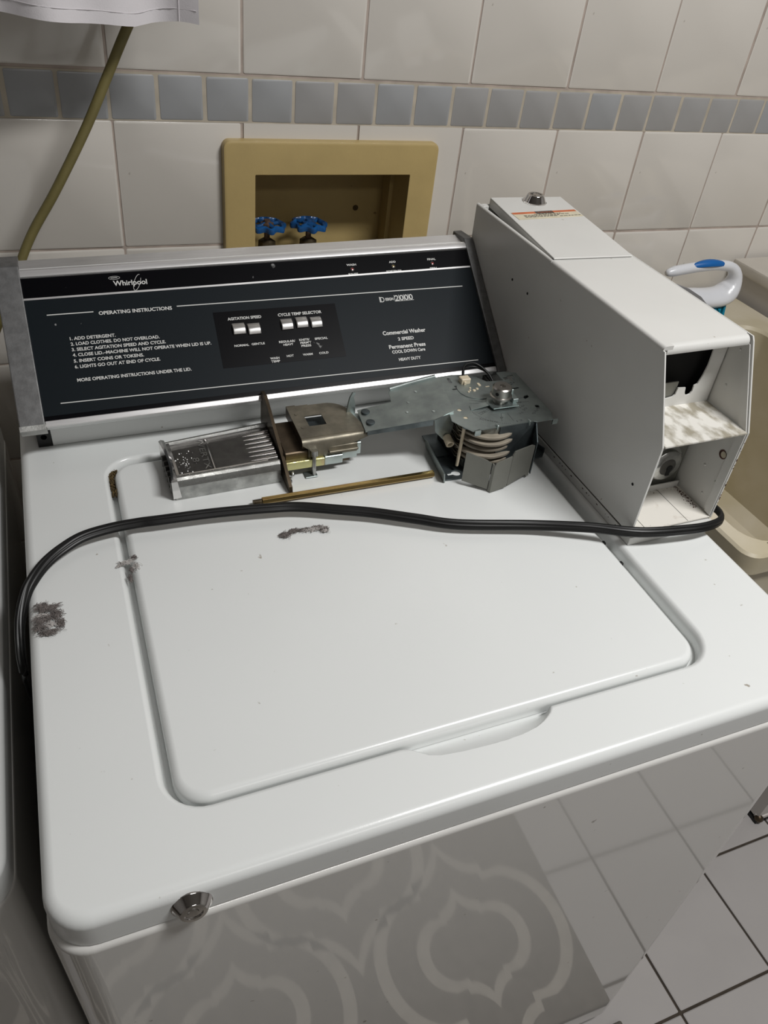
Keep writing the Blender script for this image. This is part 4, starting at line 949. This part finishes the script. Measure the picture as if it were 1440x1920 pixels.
# keyhole bracket to the left and the plate sticking out to the right
def key(cx, cy, a):
    return [(cx + .0062 * math.cos(t), cy + .0050 * math.sin(t)) for t in [2 * PI * k / 16 for k in range(1, 16)]][0:0] + \
        [(cx + .0062 * math.cos(t + .35), cy + .0052 * math.sin(t + .35)) for t in [(2 * PI - .7) * k / 14 for k in range(15)]][::1][:0] + \
        [(cx + .0060 * math.cos(t), cy + .0052 * math.sin(t)) for t in [PI + .45 + (2 * PI - .9) * k / 14 for k in range(15)]] + [(cx - .0115, cy + .0024), (cx - .0115, cy - .0024)]
bm = NB(); grid_hole_plate(bm, [(.4385, .3630), (.4850, .3600), (.4900, .4300), (.4450, .4300)], [key(.4600, .4090, 0), key(.4580, .3720, 0)], .0008, .0022)
bb = obj('keyhole_bracket', bm, 'galvdark', tmr)
bm = NB(); hull8(bm, [(.4370, .3600, .0008), (.4385, .3600, .0008), (.4465, .4310, .0008), (.4450, .4310, .0008), (.4350, .3590, .0140), (.4364, .3590, .0140), (.4425, .4250, .0150), (.4410, .4250, .0150)]); obj('bracket_lip', bm, 'galv', bb)
bm = NB(); box(bm, .448, .470, .405, .4500, .0022, .0036); obj('inner_rail', bm, 'galvdark', bb)
bm = NB(); prism(bm, [(.5380, .3690), (.5720, .3730), (.5780, .3800), (.5770, .3860), (.5650, .4150), (.5380, .4150)], 'z', .0030, .0044); rb_ = obj('base_wing', bm, 'galvdark', tmr)
bm = NB(); hull8(bm, [(.5770, .3800, .0030), (.5782, .3800, .0030), (.5662, .4150, .0030), (.5650, .4150, .0030), (.5770, .3800, .0100), (.5782, .3800, .0100), (.5662, .4150, .0120), (.5650, .4150, .0120)]); obj('wing_lip', bm, 'galvdark', rb_)
bm = NB(); box(bm, .470, .545, .366, .440, .0024, .0200); obj('base_block', bm, 'galvdark', tmr)

# ================================================================ BRASS ROD, CORD, LINT
bm = NB(); hexa = [(.0043 * math.cos(PI / 3 * k + .1), .0043 * math.sin(PI / 3 * k + .1)) for k in range(6)]
pa, pb = Vector((.2330, .3765, .0046)), Vector((.4300, .3745, .0046))
prism(bm, [(y, z) for y, z in hexa], 'x', 0, .197, .0004)
xform(bm, Matrix.Translation(pa) @ Matrix.Rotation(math.atan2(pb.y - pa.y, pb.x - pa.x), 4, 'Z'))
rod = tag(obj('hexagonal_rod', bm, 'brass', loc=tuple(pa)), 'slim hexagonal brass-coloured rod with a threaded end, lying on the lid', 'rod')
bm = NB(); L = []
for k in range(34):
    x = -.0095 + .0098 * k / 33; r = .0031 if k % 4 < 2 else .0025; L.append([(x, r * math.cos(a), r * math.sin(a)) for a in [2 * PI * q / 14 for q in range(14)]])
loft(bm, L, cap0=True, cap1=True); bmesh.ops.recalc_face_normals(bm, faces=bm.faces); xform(bm, Matrix.Translation(pa)); obj('threaded_end', bm, 'brassold', rod, smooth=40)

cordp = [(-.012, .395, -.30), (-.014, .330, -.20), (-.013, .275, -.10), (-.0105, .254, -.045), (-.0100, .262, -.025), (-.0072, .285, -.010), (.0000, .3050, .0015), (.0076, .3180, .0065), (.0196, .3340, .0095), (.0352, .3480, .0110), (.0548, .3590, .0125), (.0807, .3646, .0125), (.1069, .3655, .0125), (.1272, .3637, .013), (.1792, .3606, .013),
         (.2324, .3539, .013), (.2646, .3482, .0125), (.3058, .3324, .012), (.3367, .3198, .0115), (.3765, .2994, .0110), (.4163, .2796, .0105), (.4913, .2555, .012), (.5444, .2310, .0170), (.5900, .2075, .0195), (.6429, .1990, .0180), (.6724, .1985, .0165), (.6950, .2050, .0150), (.7050, .2220, .0130), (.7050, .2600, .0060), (.7030, .3200, -.010), (.7020, .42, -.05)]
prof = []
for k in range(48):                          # four-lobed ribbon cord
    a = 2 * PI * k / 48; x = .0056 * math.cos(a); y = .0031 * math.sin(a) * (1 - .16 * abs(math.cos(3.5 * PI * (x / .0056 + 1) / 2 * 1.15)))
    prof.append((x, y))
def roll(t): return math.radians(-62 + 40 * math.sin(PI * min(1, max(0, (t - .15) / .6)))) if t < .75 else math.radians(-62 - 20 * (t - .75) / .25)
bm = NB(); sweep(bm, catmull(cordp, 7), prof, rolls=roll)
tag(obj('power_cord', bm, 'blackrubber', smooth=50, loc=(.3, .33, 0)), 'black ribbed flat power cord draped right across the washer lid', 'cord')
def lint(name, label, c, blobs, m1, m2, loc, zb=.0006):
    t = thing(name, label, 'lint', loc, 'lint clumps on the washer top')
    for mi, m_ in enumerate((m1, m2)):
        bm = NB()
        for (x, y, sx, sy, ang, n) in blobs[mi]:
            for k in range(int(n * 3.2)):
                a = random.uniform(-.9, .9) + ang; l_ = random.uniform(.3, 1) * sx; px_ = x + random.gauss(0, sx * .33) * math.cos(ang) - random.gauss(0, sy * .4) * math.sin(ang)
                py_ = y + random.gauss(0, sx * .33) * math.sin(ang) + random.gauss(0, sy * .4) * math.cos(ang)
                pts = [Vector((px_ + (s - .5) * l_ * math.cos(a) + random.gauss(0, .0006), py_ + (s - .5) * l_ * math.sin(a) + random.gauss(0, .0006), zb + .0007 + abs(random.gauss(0, .0007)) + .0012 * math.sin(PI * s))) for s in (0, .33, .66, 1)]
                r = random.uniform(.00012, .00034)
                sweep(bm, pts, circ(r, 5, r * .6))
        obj('lint_fibres', bm, m_, t, kind='stuff')
lint('lint_clump', 'dark fluffy lint clump with a pale middle, at the washer top\'s left edge', None,
     [[(.014, .285, .008, .006, .8, 40), (.020, .283, .010, .003, .2, 30), (.024, .274, .008, .003, -.9, 30), (.027, .263, .007, .003, -1.1, 26), (.010, .262, .007, .005, -.4, 34), (.012, .270, .008, .004, .5, 30), (.018, .254, .010, .002, -.2, 26), (.018, .272, .010, .002, -.2, 14)],
      [(.019, .263, .006, .004, 0, 16), (.012, .275, .008, .002, -.3, 10)]], 'lint', 'lintpale', (.018, .270, 0))
lint('lint_clump', 'thin twist of grey lint on the lid, just below the cord', None,
     [[(.243, .3215, .007, .0020, .65, 44), (.253, .3250, .007, .0016, .35, 40), (.263, .3240, .008, .0008, -.1, 20), (.277, .3235, .007, .0014, .25, 36), (.283, .3190, .006, .0012, -.3, 14)],
      [(.272, .3220, .010, .0012, 0, 26), (.283, .3210, .006, .0026, .1, 22), (.284, .3160, .005, .0014, -.3, 12)]], 'lint', 'lintpale', (.262, .322, 0))
lint('lint_clump', 'small grey lint strand caught across the left lid groove', None,
     [[(.0965, .3290, .004, .0012, .8, 22), (.0925, .3120, .004, .0014, -1.3, 16), (.0900, .3010, .006, .0010, -1.4, 14)],
      [(.0900, .3240, .009, .0018, .2, 16), (.0970, .3170, .007, .0008, -.9, 8), (.0830, .3210, .004, .0008, .2, 6)]], 'lint', 'lintpale', (.090, .320, 0), zb=.0)

# ================================================================ NEIGHBOURING MACHINE on the left
nm = thing('neighbouring_machine', 'white laundry machine at the left edge, a dark gap from the washer', 'dryer', (-.35, .38, -.85))
NX1, NY0 = -.0300, .068
bm = NB()
def nl(ins, z, r=.030, x1=NX1 - .0012): return [(x, y, z) for x, y in rrect(x1 - .69 + ins, x1 - ins, NY0 + ins, .72 - ins, max(r - ins, .005), 8)]
lp = [nl(.0, -.0850), nl(.0, -.061)]
for k in range(1, 6):
    a = PI / 2 * k / 5; lp.append(nl(.005 * (1 - math.cos(a)), -.061 + .005 * math.sin(a)))
loft(bm, lp, cap0=True, cap1=True); bmesh.ops.recalc_face_normals(bm, faces=bm.faces); obj('top_panel', bm, 'enamel', nm, smooth=50)
bm = NB(); loft(bm, [nl(.004, -.0868, .03, NX1), nl(.0008, -.0875, .03, NX1), nl(0, -.0895, .03, NX1), nl(0, -.807, .03, NX1)], cap0=True, cap1=True); bmesh.ops.recalc_face_normals(bm, faces=bm.faces); obj('cabinet', bm, 'enamel_front', nm, smooth=50)
for fx in (-.66, -.09):
    for fy in (.12, .66):
        bm = NB(); lathe(bm, (fx, fy, -.8318 - .0288 * fx - .006 * fy), [(.018, 0), (.018, .008), (.006, .010), (.006, .035)], 12); obj('levelling_foot', bm, 'blackrubber', nm)

# ---------------------------------------------------------------- tilt everything that was modelled in the washer's frame
for o in WF:
    o.matrix_world = T @ Matrix.Translation(o.location)
